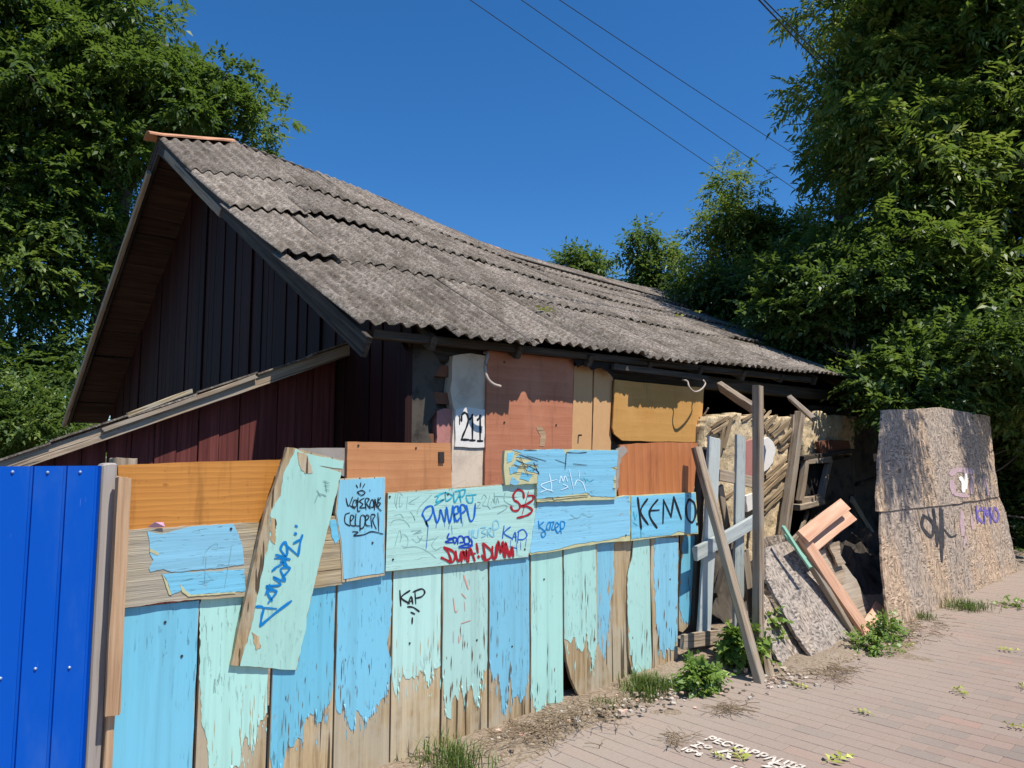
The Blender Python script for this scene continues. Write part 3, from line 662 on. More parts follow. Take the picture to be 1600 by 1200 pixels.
# ------------------------------------------------------------------ lean-to shed against the gable
YL = 5.42
shed = empty('lean_to_shed', (1.5, YL+.3, 0), 'low lean-to shed with weathered roof edge and red plank front', 'shed')
a0 = PY(-60, 741, YL); a1 = PY(562, 533, YL); dv = (a1-a0).normalized(); nl = Vector((-dv.z, 0, dv.x))
beam('roof_edge_board', a0-nl*.04, a1-nl*.04, .09, .03, M['grey'], shed)
b0 = PY(262, 622, YL-.03); b1 = PY(400, 588, YL-.03)
beam('splinter_board', PY(160, 672, YL-.03), b1, .03, .025, M['grey'], shed)
beam('splinter_board', PY(200, 648, YL-.03), PY(300, 611, YL-.03), .03, .02, M['rawh'], shed)
for i in range(6):
    pa = a0.lerp(a1, i/6); pb = a0.lerp(a1, (i+1)/6)
    q = [pa+nl*(.005+.012*(i % 2))-Vector((0, .04, 0)), pb+nl*(.005+.012*(i % 2))-Vector((0, .04, 0)), pb+nl*(.005+.012*(i % 2))+Vector((0, 3.4, -.5)), pa+nl*(.005+.012*(i % 2))+Vector((0, 3.4, -.5))]
    prism('roof_sheet', q, nl*.012, M['slate'], shed)
x = a0.x-.1; k = 0
while x < XGB-.03:
    w = .15; zt = lambda X: a0.z+(X-a0.x)*dv.z/dv.x-.1
    yy = YL+.13+.012*(k % 2); e = min(x+w-.006, XGB-.02)
    prism('plank', [(x, yy, 0), (e, yy, 0), (e, yy, zt(e)), (x, yy, zt(x))], (0, .02, 0), M['redshed'], shed, .002); x += w; k += 1
prism('side_wall', [(a0.x-.1, YL+.32, 0), (a0.x-.1, 8.7, 0), (a0.x-.1, 8.7, 1.4), (a0.x-.1, YL+.32, 1.4)], (.03, 0, 0), M['redshed'], shed)

# ------------------------------------------------------------------ board fence
YFN = 3.2
fence = empty('board_fence', (2.6, YFN, gz(2.6)), 'patched board fence with peeling blue and mint paint and graffiti', 'fence')
def cv(crop, pts): ox, oy, s = crop; return [(ox+x/s, oy+y/s) for x, y in pts]
K2 = (340, 680, 3.157); K3 = (590, 750, 6.154); K4 = (770, 680, 4.706); K5 = (140, 920, 4.287); K6 = (400, 880, 3.75); K7 = (660, 850, 3.43); K8 = (860, 820, 3.87); K1 = (160, 680, 4.617)
def jag(line, amp=9, step=3.4):
    """ragged lower edge of a paint film: splinters along the grain"""
    out = []
    for i in range(len(line)-1):
        p, q = line[i], line[i+1]; L = math.hypot(q[0]-p[0], q[1]-p[1]); n = max(1, int(L/step)); out.append(p)
        for k in range(1, n):
            t = k/n; out.append((p[0]+(q[0]-p[0])*t+random.uniform(-.8, .8), p[1]+(q[1]-p[1])*t+random.choice([-1, -.3, .4, 1])*random.uniform(.2, 1)*amp))
    out.append(line[-1]); return out
def plank(xl, xr, yref, ytop, col, bottom=None, left=None, right=None, dy=0, outline=None, pl=3, pr=3, label=None):
    A = PY(xl, yref, YFN+dy); B = PY(xr, yref, YFN+dy); zt = PY((xl+xr)/2, ytop, YFN+dy).z; zb = gz(A.x)-.12
    zb2 = zb
    n = 7; pts = []
    if outline: pts = [PY(x, y, YFN+dy) for x, y in outline]
    else:
        g = .004
        for k in range(n): pts.append(Vector((A.x+g+random.uniform(0, .004), YFN+dy, zb+(zt-zb)*k/(n-1))))
        for k in range(n): pts.append(Vector((B.x-g-random.uniform(0, .004), YFN+dy, zt+(zb2-zt)*k/(n-1))))
    o = prism('plank', pts, (0, .022, 0), M['raw'], fence)
    if label: o['label'] = label
    if col:
        pyx = lambda x, y: PY(x, y, YFN+dy-.0022)
        L = left or [(xl+pl*.6, ytop+2), (None, None)]
        top = [pyx(xl+pl, ytop), pyx(xr-pr, ytop)]
        def xat(side, y):     # the plank edge is upright in the world
            X = (A.x+.006 if side < 0 else B.x-.006)
            return X
        P = []
        bl = jag(bottom)
        for i in range(1, len(bl)):       # keep the torn edge running left to right
            if bl[i][0] < bl[i-1][0]+.3: bl[i] = (bl[i-1][0]+.3, bl[i][1])
        if left: P += [pyx(x, y) for x, y in ragged_open(left, 1.2)]
        else:
            z0 = zt-.0; z1 = pyx(*bl[0]).z
            P += [Vector((xat(-1, 0)+random.uniform(0, .004), YFN+dy-.0022, z0+(z1-z0)*k/14)) for k in range(14)]
        P += [pyx(x, y) for x, y in bl]
        if right: P += [pyx(x, y) for x, y in ragged_open(right, 1.2)]
        else:
            z1 = zt; z0 = pyx(*bl[-1]).z
            P += [Vector((xat(1, 0)-random.uniform(0, .004), YFN+dy-.0022, z0+(z1-z0)*(k+1)/14)) for k in range(14)]
        pf = prism('paint_film', P, (0, .0028, 0), M[col], o)
        # curled, yellowed flakes along the torn edge
        m = MB()
        for i in range(2, len(bl)-1):
            if random.random() < .14:
                p = pyx(*bl[i]); w = random.uniform(.002, .006); h = random.uniform(.012, .04); out = random.uniform(.003, .010)
                m.add([p+Vector((-w, -.0005, h*.6)), p+Vector((w, -.0005, h*.6)), p+Vector((w*.6, -out, -h*.1)), p+Vector((-w*.5, -out*.8, -h*.25))], [(0, 1, 2, 3)])
        if m.v: tag(m.build('paint_curl', M[col], o), kind='stuff')
        ms, mr = MB(), MB()
        wpx = xr-xl
        for _ in range(int(wpx*.5)):
            i = random.randrange(len(bl)); x, y = bl[i]; x += random.uniform(-3, 3)
            if not (xl+4 < x+8*0 < xr-2): continue
            up_ = random.random() < .62; L = random.uniform(5, 34)*(1 if up_ else .7); w = random.uniform(.35, 1.2); y0 = y-random.random()**1.6*85 if up_ else y+random.uniform(2, 26)
            tgt, dd = (ms, -.0030) if up_ else (mr, -.0016)
            q = [PY(x+w*.2, y0-L*.5, YFN+dy+dd), PY(x+w, y0-L*.1, YFN+dy+dd), PY(x+w*.5, y0+L*.2, YFN+dy+dd), PY(x, y0+L*.5, YFN+dy+dd), PY(x-w*.8, y0+L*.05, YFN+dy+dd)]
            if min(p.z for p in q) < gz(q[0].x)+.02 or max(p.z for p in q) > zt-.03: continue
            tgt.add(q, [(0, 1, 2, 3, 4)])
        if ms.v: tag(ms.build('bare_slivers', M[random.choice(['sliver', 'sliverd'])], o), kind='stuff')
        if mr.v: tag(mr.build('paint_remnants', M[col], o), kind='stuff')
    return o
def ragged_open(line, amp, step=6):
    out = []
    for i in range(len(line)-1):
        p, q = line[i], line[i+1]; n = max(1, int(math.hypot(q[0]-p[0], q[1]-p[1])/step))
        out += [(p[0]+(q[0]-p[0])*k/n+random.uniform(-amp, amp), p[1]+(q[1]-p[1])*k/n) for k in range(n)]
    return out+[line[-1]]
pk = {}
pk[1] = plank(185, 313, 950, 946, 'blue', [(150, 1330), (180, 1345), (230, 1330), (290, 1340)], left=[(193, 951), (188, 960), (184, 1010), (176, 1100), (170, 1200), (166, 1320)], label='widest blue plank beside the concrete post')
pk[2] = plank(314, 424, 950, 905, 'mint', cv(K5, [(800, 1230), (900, 1240), (960, 1200), (1010, 1170), (1030, 1010), (1060, 1000), (1085, 1090), (1110, 1010), (1130, 900), (1160, 880), (1190, 830)]), left=cv(K5, [(760, 20), (735, 110), (740, 350), (735, 600), (748, 760), (750, 890), (780, 980), (790, 1060), (800, 1200)]))
pk[3] = plank(425, 524, 1000, 880, 'blue', cv(K6, [(100, 1220), (135, 1230), (160, 1190), (190, 1040), (200, 1080), (215, 1075), (245, 1020), (265, 1030), (290, 910), (330, 890), (350, 880), (352, 960), (375, 930), (400, 880), (445, 770)]))
pk[4] = plank(524, 612, 1000, 880, 'blue', cv(K6, [(472, 860), (500, 880), (512, 800), (530, 900), (545, 960), (575, 970), (590, 860), (612, 890), (640, 920), (680, 880), (700, 840), (735, 800), (765, 770), (785, 690)]), right=cv(K6, [(785, 690), (795, 580), (770, 500), (780, 380), (795, 300), (795, 0)]))
pk[5] = plank(612, 690, 950, 885, 'mint', cv(K6, [(808, 740), (825, 770), (840, 690), (865, 650), (900, 680), (930, 680), (960, 625), (985, 640), (1010, 720), (1030, 660), (1045, 610), (1082, 600)]))
pk[6] = plank(690, 763, 950, 850, 'mint', cv(K7, [(108, 720), (118, 860), (135, 930), (150, 940), (160, 830), (190, 840), (203, 720), (222, 850), (240, 790), (262, 760), (280, 840), (300, 870), (292, 680), (315, 720), (345, 670)]))
pk[7] = plank(763, 828, 950, 850, 'blue', cv(K7, [(358, 640), (380, 740), (400, 690), (415, 740), (408, 860), (425, 900), (440, 920), (455, 850), (436, 680), (460, 740), (470, 850), (500, 820), (530, 850), (550, 810), (566, 720)]), dy=-.006)
pk[8] = plank(828, 880, 950, 850, 'mint', cv(K7, [(580, 800), (600, 870), (615, 950), (650, 920), (665, 800), (685, 930), (700, 920), (715, 830), (740, 905), (758, 880)]))
pk[9] = plank(880, 933, 950, 850, 'mint', cv(K8, [(85, 690), (108, 700), (150, 680), (165, 740), (190, 770), (205, 740), (215, 640), (232, 740), (250, 800), (262, 860), (268, 760), (285, 720)]),
    outline=cv(K8, [(80, 100), (82, 690), (100, 830), (125, 930), (165, 1020), (240, 1125), (300, 1150), (360, 1150), (362, 900), (290, 720), (282, 100)]), dy=-.004, label='mint plank with its foot torn and bent out')
pk[10] = plank(933, 983, 950, 830, 'blue', cv(K8, [(290, 700), (298, 740), (315, 830), (330, 760), (345, 680), (362, 560)]), left=cv(K8, [(275, 80), (280, 400), (290, 700)]), right=cv(K8, [(362, 560), (360, 480), (372, 430), (385, 300), (378, 180), (390, 80)]), dy=.008,
    outline=cv(K8, [(276, 60), (284, 500), (300, 800), (355, 1080), (355, 1180), (475, 1100), (470, 800), (458, 440), (465, 300), (500, 60)]), label='half bare plank with torn blue paint')
pk[11] = plank(983, 1017, 950, 830, 'mint', cv(K8, [(480, 790), (500, 850), (520, 930), (545, 960), (560, 880), (580, 910), (605, 880)]), left=cv(K8, [(505, 80), (490, 220), (468, 310), (466, 440), (474, 600), (480, 790)]), outline=cv(K8, [(510, 60), (490, 220), (466, 310), (463, 440), (474, 800), (520, 1000), (625, 990), (606, 600), (602, 60)]))
pk[12] = plank(1020, 1060, 950, 830, 'blue', cv(K8, [(640, 600), (660, 740), (690, 810), (715, 740), (740, 760), (765, 690)]), outline=cv(K8, [(612, 60), (606, 300), (620, 700), (625, 1000), (720, 960), (770, 920), (770, 400), (776, 60)]), left=cv(K8, [(632, 80), (625, 200), (632, 400), (640, 600)]), right=cv(K8, [(765, 690), (768, 400), (775, 80)]))
pk[13] = plank(1066, 1086, 950, 830, 'blue', cv(K8, [(778, 500), (800, 560), (830, 600), (848, 560)]), outline=cv(K8, [(800, 60), (790, 300), (772, 480), (776, 640), (800, 650), (845, 600), (862, 350), (885, 60)]), left=cv(K8, [(802, 70), (792, 300), (778, 500)]), right=cv(K8, [(848, 560), (860, 350), (878, 190), (884, 70)]), dy=.05, label='short leaning blue plank at the broken end')
o = prism('plank', [PY(x, y, YFN+.10) for x, y in cv(K8, [(80, 650), (240, 650), (250, 1170), (90, 1170)])], (0, .02, 0), M['redplank'], fence); o['label'] = 'dark red board behind the torn plank'
prism('plank', [PY(x, y, YFN+.06) for x, y in [(300, 935), (325, 935), (300, 1400), (270, 1400)]], (0, .02, 0), M['raw'], fence)
for zz in (.45, 1.25): beam('rail', (.75, YFN+.055, zz), (4.45, YFN+.055, zz+.05), .08, .05, M['grey'], fence)
for X in (.85, 2.0, 3.3, 4.4): beam('fence_post', (X, YFN+.14, -.1), (X, YFN+.14, 1.6), .09, .09, M['grey'], fence, (0, -1, 0))
strokes('graffiti', K6, [[(842, 160), (848, 248)], [(900, 160), (850, 200), (898, 235)], [(890, 237), (908, 195), (918, 237)], [(895, 222), (915, 222)], [(935, 235), (930, 160)], [(920, 168), (970, 150), (988, 170), (970, 195), (935, 205)], [(888, 255), (920, 258), (955, 282)], [(908, 287), (928, 297)], [(915, 320), (914, 352)]], 9, lambda x, y: PY(x, y, YFN-.0022), M['ink_black'], pk[5])['label'] = 'black tag KAP with a smile'
strokes('graffiti', K7, [[(220, 165), (245, 240)], [5, (210, 265), (232, 290)], [5, (165, 290), (175, 360), (188, 355)], [5, (207, 425), (258, 408)], [3, (165, 465), (165, 530)], [3, (225, 310), (228, 360)], [3, (195, 490), (195, 530), (210, 480)]], 8, lambda x, y: PY(x, y, YFN-.0022), M['ink_coral'], pk[6])['label'] = 'faded coral strokes'

# boards nailed over the top of the fence
def board(px, dy, mat, th=.02, rag=.5, step=12, label=None):
    o = slab('patch_board', px, YFN, th, M[mat], fence, dy, rag, step)
    if label: o['label'] = label
    return o
def film(o, px, dy, mat, rag=.8, step=5, name='paint_film'): return slab(name, px, YFN, .0026, M[mat], o, dy-.0022, rag, step)
board([(184, 727), (300, 722), (446, 718), (430, 840), (190, 840)], -.005, 'oak', .018, .3, label='golden brown grained board at the top left')
tb = board([(540, 700), (470, 700), (462, 716), (540, 745)], .02, 'rail', .02, .3)
board([(543, 690), (640, 692), (704, 692), (707, 780), (541, 780)], .002, 'brownb', .022, .3, label='brown board above the mint graffiti panel')
wb = board([(187, 829), (300, 822), (412, 816), (536, 806), (538, 850), (535, 913), (440, 926), (330, 936), (260, 940), (188, 951), (186, 880)], -.022, 'rawh', .022, 1.0, 10, 'weathered horizontal board with remains of blue paint')
film(wb, cv(K1, [(325, 690), (420, 715), (520, 690), (640, 660), (945, 640), (975, 700), (1010, 800), (1022, 930), (860, 958), (500, 988), (440, 965), (345, 985), (335, 960), (370, 900), (345, 860), (340, 760)]), -.022, 'blueh', .7)
film(wb, cv(K1, [(432, 1002), (700, 985), (960, 972), (1025, 967), (1030, 1125), (800, 1140), (620, 1152), (570, 1120), (500, 1150), (470, 1060)]), -.022, 'blueh', .8)
film(wb, [(516, 813), (531, 812), (533, 840), (524, 850), (518, 835)], -.022, 'blueh', 1)
film(wb, cv(K1, [(430, 1000), (470, 1060), (500, 1155), (480, 1150), (455, 1070)]), -.023, 'curl', .5, name='paint_curl'); film(wb, cv(K1, [(345, 815), (410, 850), (400, 870), (340, 840)]), -.023, 'curl', .5, name='paint_curl'); film(wb, cv(K1, [(560, 1075), (600, 1120), (640, 1152), (960, 1130), (960, 1142), (620, 1165), (575, 1130)]), -.023, 'curl', .5, name='paint_curl')
strokes('graffiti', K1, [[(725, 930), (740, 850), (780, 800), (830, 780), (820, 830)], [(750, 870), (740, 1000), (740, 1060)], [(930, 800), (920, 880), (880, 1100)], [(760, 1000), (800, 1040)]], 3, lambda x, y: PY(x, y, YFN-.0245), M['ink_pencil'], wb)
kb = board([(530, 748), (602, 745), (601, 899), (535, 910), (532, 850), (524, 800)], -.026, 'raw', .02, .3, label='upright blue board with black lettering')
film(kb, [(531, 750), (601, 746.5), (600.5, 895), (560, 901), (537, 905), (534, 850), (526, 803)], -.026, 'blue', .5)
K2b = K2
strokes('graffiti', K2, [[(683, 245), (690, 258)], [(705, 235), (703, 255)], [(725, 240), (715, 258)], [(688, 280), (710, 272), (727, 283), (708, 296), (688, 280)], [(749, 270), (751, 274)],
  [(633, 310), (645, 350), (665, 305)], [(650, 345), (675, 362)], [(672, 320), (665, 348), (682, 352), (686, 322), (672, 320)], [(692, 308), (690, 370), (702, 372)], [(680, 330), (702, 325)], [(722, 310), (700, 325), (716, 340), (700, 357), (727, 357)], [(732, 367), (728, 315), (747, 315), (735, 337), (752, 362)], [(757, 320), (750, 350), (768, 352), (766, 320), (757, 320)], [(773, 367), (775, 313), (785, 355), (791, 308)], [(803, 308), (790, 328), (803, 337), (790, 355), (806, 372)],
  [(650, 383), (630, 392), (628, 430), (652, 447)], [(655, 425), (672, 402), (657, 395), (655, 440), (677, 447)], [(682, 388), (679, 440), (697, 447)], [(702, 472), (705, 400), (727, 402), (721, 450), (700, 462)], [(731, 420), (747, 402), (732, 395), (730, 440), (752, 447)], [(761, 455), (756, 395), (777, 395), (765, 420), (782, 462)], [(790, 383), (794, 472)], [(665, 475), (692, 478), (670, 495), (720, 490), (760, 475), (815, 487)]], 5, lambda x, y: PY(x, y, YFN-.0285), M['ink_black'], kb)['label'] = 'black scrawled lettering with a small sun'
mb = board([(606, 770), (700, 763), (838, 753), (837, 826), (825, 871), (720, 882), (602, 894)], -.024, 'raw', .02, .25, 20, 'large mint panel covered in red and blue graffiti')
film(mb, [(606.5, 771.5), (700, 764.5), (837.5, 754.5), (836.5, 826), (824.5, 870), (720, 881), (602.5, 892.7)], -.024, 'minth', .25, 15)
mp = lambda x, y: PY(x, y, YFN-.0265)
def g3(lines, w, ik, lab, lf=.0018):
    strokes('graffiti', K3, lines, w, mp, M[ik], mb, (0, -lf, 0))['label'] = lab
g3([[(175, 130), (165, 210), (185, 270)], [(215, 150), (210, 260), (240, 230)], [(290, 160), (275, 280)], [(400, 160), (300, 220), (360, 230)], [(520, 140), (400, 260), (380, 330)], [(120, 440), (150, 390), (230, 380), (280, 410), (310, 455)], [(165, 640), (210, 480), (230, 560)], [(215, 600), (240, 520), (290, 560), (280, 640), (230, 630)], [(320, 490), (420, 480), (340, 520), (430, 500)], [(330, 560), (380, 600), (430, 540), (400, 600)], [(245, 655), (350, 640), (430, 660), (500, 700), (560, 750)], [(580, 540), (520, 620), (560, 670), (620, 640)], [(310, 300), (340, 340), (360, 390), (345, 340)], [(180, 240), (200, 120), (240, 150)], [(380, 540), (440, 580), (560, 560)], [(160, 340), (220, 330), (250, 370)]], 4, 'ink_pencil', 'thin grey scribbles', .0012)
g3([[(960, 210), (990, 220), (950, 270), (990, 265)], [(1000, 180), (1020, 140), (1045, 170), (1010, 240), (1060, 250)], [(1080, 150), (1060, 240), (1085, 280)], [(1090, 230), (1110, 180), (1120, 220)], [(1130, 230), (1120, 120)], [(1140, 230), (1150, 170), (1165, 220)], [(1115, 155), (1230, 158), (1340, 165)], [(1225, 120), (1220, 200), (1310, 250)], [(1100, 265), (1220, 240), (1240, 270), (1150, 325)]], 5, 'ink_pencil', 'thin dark tag beside the red letters', .0014)
g3([[(550, 160), (640, 120)], [(600, 130), (560, 210), (640, 185), (550, 240)], [(650, 120), (660, 200), (720, 150), (650, 120)], [(730, 120), (740, 215), (790, 110), (745, 110)], [(800, 210), (790, 110), (840, 90), (825, 150), (780, 160)], [(850, 165), (870, 215), (910, 210), (915, 150)], [(850, 148), (945, 140)], [6, (690, 80), (690, 95)], [6, (715, 75), (715, 95)]], 13, 'ink_teal', 'teal tag', .0016)
g3([[(480, 440), (450, 370), (430, 325), (465, 265), (520, 250), (530, 300), (500, 370), (465, 400), (485, 445)], [(530, 262), (545, 330), (570, 410), (592, 360), (600, 285), (620, 330), (645, 400), (655, 300), (660, 262)], [(665, 272), (690, 412), (715, 300), (722, 250)], [(740, 400), (730, 280), (768, 250), (775, 310), (738, 335), (760, 395), (790, 360)], [(806, 405), (795, 250), (832, 242), (845, 285), (812, 315)], [(855, 245), (870, 330), (892, 395), (925, 360), (938, 230)], [5, (485, 440), (475, 560), (465, 660)], [4, (565, 410), (560, 460)], [4, (640, 400), (645, 450)], [4, (690, 420), (680, 470)], [4, (820, 400), (815, 445)], [4, (710, 430), (716, 520)]], 16, 'ink_blue', 'bright blue tag with drips', .0021)
g3([[(880, 480), (885, 560)], [(885, 520), (910, 478), (905, 560)], [(930, 480), (920, 540), (960, 550), (970, 470)], [(990, 460), (1040, 455), (1000, 500), (1045, 520), (1000, 550)], [(1060, 540), (1060, 470), (1100, 460), (1070, 510), (1110, 545)], [(1120, 540), (1110, 410), (1150, 390), (1165, 450), (1120, 480)]], 11, 'ink_pale', 'faint pale blue tag', .0015)
g3([[(685, 515), (670, 560), (730, 560), (650, 595), (720, 600)], [(720, 560), (740, 610), (760, 560), (725, 550)], [(770, 610), (775, 550), (810, 540), (830, 590), (790, 600)], [(830, 550), (870, 545), (880, 600), (840, 610), (830, 560)], [(880, 560), (905, 590), (890, 640), (780, 650)], [(780, 640), (850, 620), (910, 630)]], 14, 'ink_navy', 'dark blue tag above the red words', .0021)
g3([[(1215, 440), (1200, 560)], [(1275, 450), (1215, 510), (1290, 560)], [(1295, 570), (1320, 500), (1330, 590)], [(1300, 545), (1335, 545)], [(1345, 600), (1355, 490)], [(1345, 500), (1400, 475), (1435, 530), (1400, 570), (1350, 570)], [4, (1375, 590), (1375, 670)], [4, (1430, 560), (1420, 640)], [4, (1335, 600), (1340, 720)], [4, (1280, 570), (1275, 640)], [(1275, 640), (1335, 655)]], 11, 'ink_blue', 'blue tag KAP', .0018)
g3([[(638, 645), (680, 700), (705, 775)], [(612, 745), (655, 765), (712, 790), (745, 740), (722, 685), (640, 645)], [(748, 685), (765, 765), (790, 770), (800, 690)], [(806, 785), (820, 680), (835, 760), (850, 672), (862, 785)], [(872, 785), (886, 655), (932, 775)], [(860, 722), (935, 705)], [(950, 612), (962, 695)], [(966, 730), (972, 742)], [(1010, 610), (1038, 772)], [(1000, 722), (1032, 772), (1085, 742), (1096, 685), (1012, 608)], [(1102, 640), (1105, 742), (1130, 750), (1140, 622)], [(1142, 742), (1160, 585), (1180, 700), (1200, 588), (1212, 738)], [(1226, 742), (1228, 598), (1262, 735)], [(1272, 735), (1288, 640), (1302, 735)], [(1215, 692), (1302, 690)], [4, (765, 790), (768, 830)], [4, (690, 790), (690, 815)]], 21, 'ink_red', 'red words DUMA! DUMA', .0026)
g3([[(1405, 170), (1395, 112), (1345, 95), (1305, 140), (1312, 190), (1350, 215), (1370, 252), (1345, 292), (1300, 292), (1280, 255)], [6, (1450, 108), (1420, 220), (1388, 330)], [(1448, 150), (1492, 150), (1490, 190), (1440, 225), (1385, 250), (1440, 255), (1485, 290), (1450, 330), (1390, 352), (1342, 362)]], 19, 'ink_red', 'red letters SB', .0024)
pb = board([(789, 704), (860, 702), (966, 703), (962, 740), (963, 780), (880, 783), (839, 784), (839, 755), (790, 758), (787, 730)], -.045, 'curl', .02, .6, 8, 'blue board cracked and peeled at its left end')
film(pb, [(800, 703), (880, 701.8), (884, 712), (890, 703.5), (965.5, 704), (964, 728), (954, 731), (963, 736), (958, 752), (962, 776), (925, 776), (918, 770), (880, 776), (838, 779), (841, 740), (826, 735), (842, 729), (818, 724), (836, 719), (806, 714), (815, 708)], -.045, 'blueh', .9, 4)
for px_ in ([(793, 708), (803, 706), (800, 720), (792, 724)], [(796, 730), (812, 727), (808, 738), (797, 741)], [(815, 738), (832, 742), (826, 752), (812, 748)], [(800, 745), (812, 752), (808, 758), (797, 756)], [(806, 719), (818, 722), (812, 727), (803, 725)], [(826, 727), (838, 733), (832, 738), (822, 734)]): film(pb, px_, -.045, 'blueh', .8, 4)
strokes('crack', K4, [[(160, 130), (330, 190)], [(170, 180), (310, 250), (340, 280)], [(140, 220), (260, 240)], [(200, 160), (260, 300)], [(150, 270), (300, 290)], [(250, 150), (390, 190)], [(230, 110), (320, 110)], [(540, 125), (620, 130), (690, 125)], [(540, 130), (530, 250)], [(590, 210), (690, 220)], [(460, 180), (540, 210)], [(350, 470), (520, 455), (700, 440)], [(880, 240), (910, 250)], [(885, 330), (905, 340)], [(880, 390), (900, 395)], [(300, 200), (340, 290)], [(180, 240), (330, 215)]], 5, lambda x, y: PY(x, y, YFN-.0475), M['ink_dark'], pb)
film(pb, cv(K4, [(440, 460), (560, 440), (690, 428), (700, 450), (560, 462), (450, 475)]), -.047, 'curl', .6, name='paint_curl')
strokes('graffiti', K4, [[(415, 285), (430, 400), (370, 385), (360, 360), (470, 325)], [(350, 420), (400, 400), (440, 412)], [(488, 350), (500, 300), (515, 340), (530, 300), (548, 340)], [(515, 360), (550, 380), (500, 402)], [(560, 250), (590, 390)], [(600, 370), (620, 330), (660, 350), (682, 412)], [4, (630, 260), (640, 330)]], 6, lambda x, y: PY(x, y, YFN-.0475), M['ink_white'], pb)['label'] = 'white tag'
strokes('graffiti', K4, [[(645, 310), (655, 340), (670, 315), (685, 345)], [(690, 320), (710, 340), (740, 325)]], 4, lambda x, y: PY(x, y, YFN-.0475), M['ink_teal'], pb)
rb = board([(968, 695), (1030, 691), (1091, 692), (1087, 735), (1083, 785), (966, 785)], -.004, 'redb', .018, .5, 10, 'rust brown board left of the pale pickets')
film(rb, cv(K4, [(905, 100), (965, 75), (995, 120), (945, 170), (930, 250), (925, 380), (905, 440)]), -.004, 'rail', .8, name='bare_strip')
k1 = board([(839, 785), (985, 774), (985, 845), (940, 848), (880, 859), (829, 867), (826, 862)], -.026, 'curl', .02, .7, 8, 'blue board carrying a small blue tag')
film(k1, [(840, 786.5), (900, 782), (984, 775), (984, 836), (940, 845), (900, 850), (870, 858), (830, 864.5), (828, 860)], -.026, 'blueh', .9, 6)
strokes('graffiti', K4, [[(335, 630), (340, 690)], [(372, 638), (342, 668), (375, 700), (387, 730), (367, 750), (355, 722), (387, 700)], [(392, 690), (402, 650), (422, 640), (416, 692), (392, 690)], [(427, 640), (447, 640), (431, 690), (457, 690)], [(462, 680), (482, 660), (470, 640), (456, 672), (475, 717), (492, 700)], [(502, 722), (496, 640), (526, 640), (521, 680), (496, 690)]], 8, lambda x, y: PY(x, y, YFN-.0285), M['ink_cyan'], k1)['label'] = 'small blue tag'
strokes('graffiti', K4, [[(570, 580), (620, 610), (660, 575), (700, 600), (740, 590)], [(555, 620), (640, 600)]], 3, lambda x, y: PY(x, y, YFN-.0285), M['ink_pencil'], k1)
k2 = board([(986, 774), (1087, 769), (1091, 834), (1040, 838), (986, 845)], -.030, 'curl', .02, .5, 10, 'blue board lettered KEMO in black')
film(k2, [(986.5, 776), (1086, 770.5), (1090, 832), (1075, 833), (1060, 830), (1048, 836), (1020, 838), (987, 842)], -.030, 'blueh', .6, 7)
strokes('graffiti', K4, [[(1065, 460), (1078, 575), (1090, 690)], [(1135, 470), (1085, 560), (1140, 655)], [(1210, 475), (1160, 540), (1155, 600), (1205, 680)], [(1150, 555), (1220, 550)], [(1250, 645), (1255, 475)], [(1255, 475), (1310, 600)], [(1310, 600), (1330, 455)], [(1330, 455), (1385, 615)], [(1440, 473), (1420, 530), (1430, 610), (1465, 640), (1490, 580), (1480, 500), (1440, 470)], [(1499, 648), (1503, 658)]], 14, lambda x, y: PY(x, y, YFN-.0325), M['ink_black'], k2)['label'] = 'black letters KEMO'
strokes('graffiti', K4, [[(1035, 560), (1045, 620), (1060, 580)], [(1088, 690), (1090, 750)], [(1030, 640), (1060, 660)]], 5, lambda x, y: PY(x, y, YFN-.0325), M['ink_teal'], k2)
DBK = .085
def DP(x, y, d=0): return hitp(x, y, (0, 1, DBK), YFN-.036+d+DBK*.92)
def dslab(name, px, d, th, mat, parent, rag, step): return prism(name, [DP(x, y, d) for x, y in ragged(px, rag, step)], (0, th, 0), M[mat], parent)
db = dslab('patch_board', cv(K2, [(345, 60), (375, 62), (625, 125), (610, 185), (500, 640), (440, 900), (388, 1160), (66, 1135), (95, 1000), (160, 710), (240, 370), (300, 200)]), 0, .026, 'raw', fence, .5, 14); db['label'] = 'long tilted mint board with blue lettering, nailed aslant'
dslab('paint_film', cv(K2, [(385, 66), (430, 90), (622, 127), (618, 165), (500, 150), (610, 185), (500, 640), (440, 890), (436, 960), (385, 1158), (280, 1150), (110, 1138), (165, 955), (230, 620), (255, 520), (262, 380), (310, 300), (325, 190), (360, 120)]), -.0022, .0026, 'mintd', db, .9, 7)
for q in ([(395, 80), (440, 95), (470, 185), (430, 190), (405, 150)], [(168, 970), (205, 990), (212, 1050), (190, 1060)], [(262, 400), (290, 420), (285, 540), (262, 520)]): dslab('bare_patch', cv(K2, q), -.0038, .0026, 'raw', db, 1.2, 3)
strokes('graffiti', K2, [[12, (190, 845), (225, 850), (218, 890), (210, 940)], [12, (210, 940), (280, 880), (362, 818)], [9, (225, 850), (290, 855)], [(250, 825), (290, 770), (245, 772), (268, 815)], [(275, 760), (240, 745), (302, 740)], [(235, 785), (255, 738)], [(265, 745), (312, 735), (275, 700), (332, 718), (310, 660), (357, 655), (320, 700)], [(270, 668), (292, 648)], [(300, 645), (342, 610), (312, 620), (347, 650)], [(355, 612), (322, 605), (342, 642)], [(283, 607), (332, 600), (310, 560), (335, 525), (340, 592), (288, 590)], [(325, 530), (395, 592)], [(398, 592), (405, 540), (417, 493)], [(375, 532), (405, 515)], [13, (381, 484), (386, 486)], [13, (385, 447), (390, 450)]], 11, lambda x, y: DP(x, y, -.0024), M['ink_cyan'], db)['label'] = 'blue lettering running up the tilted board'
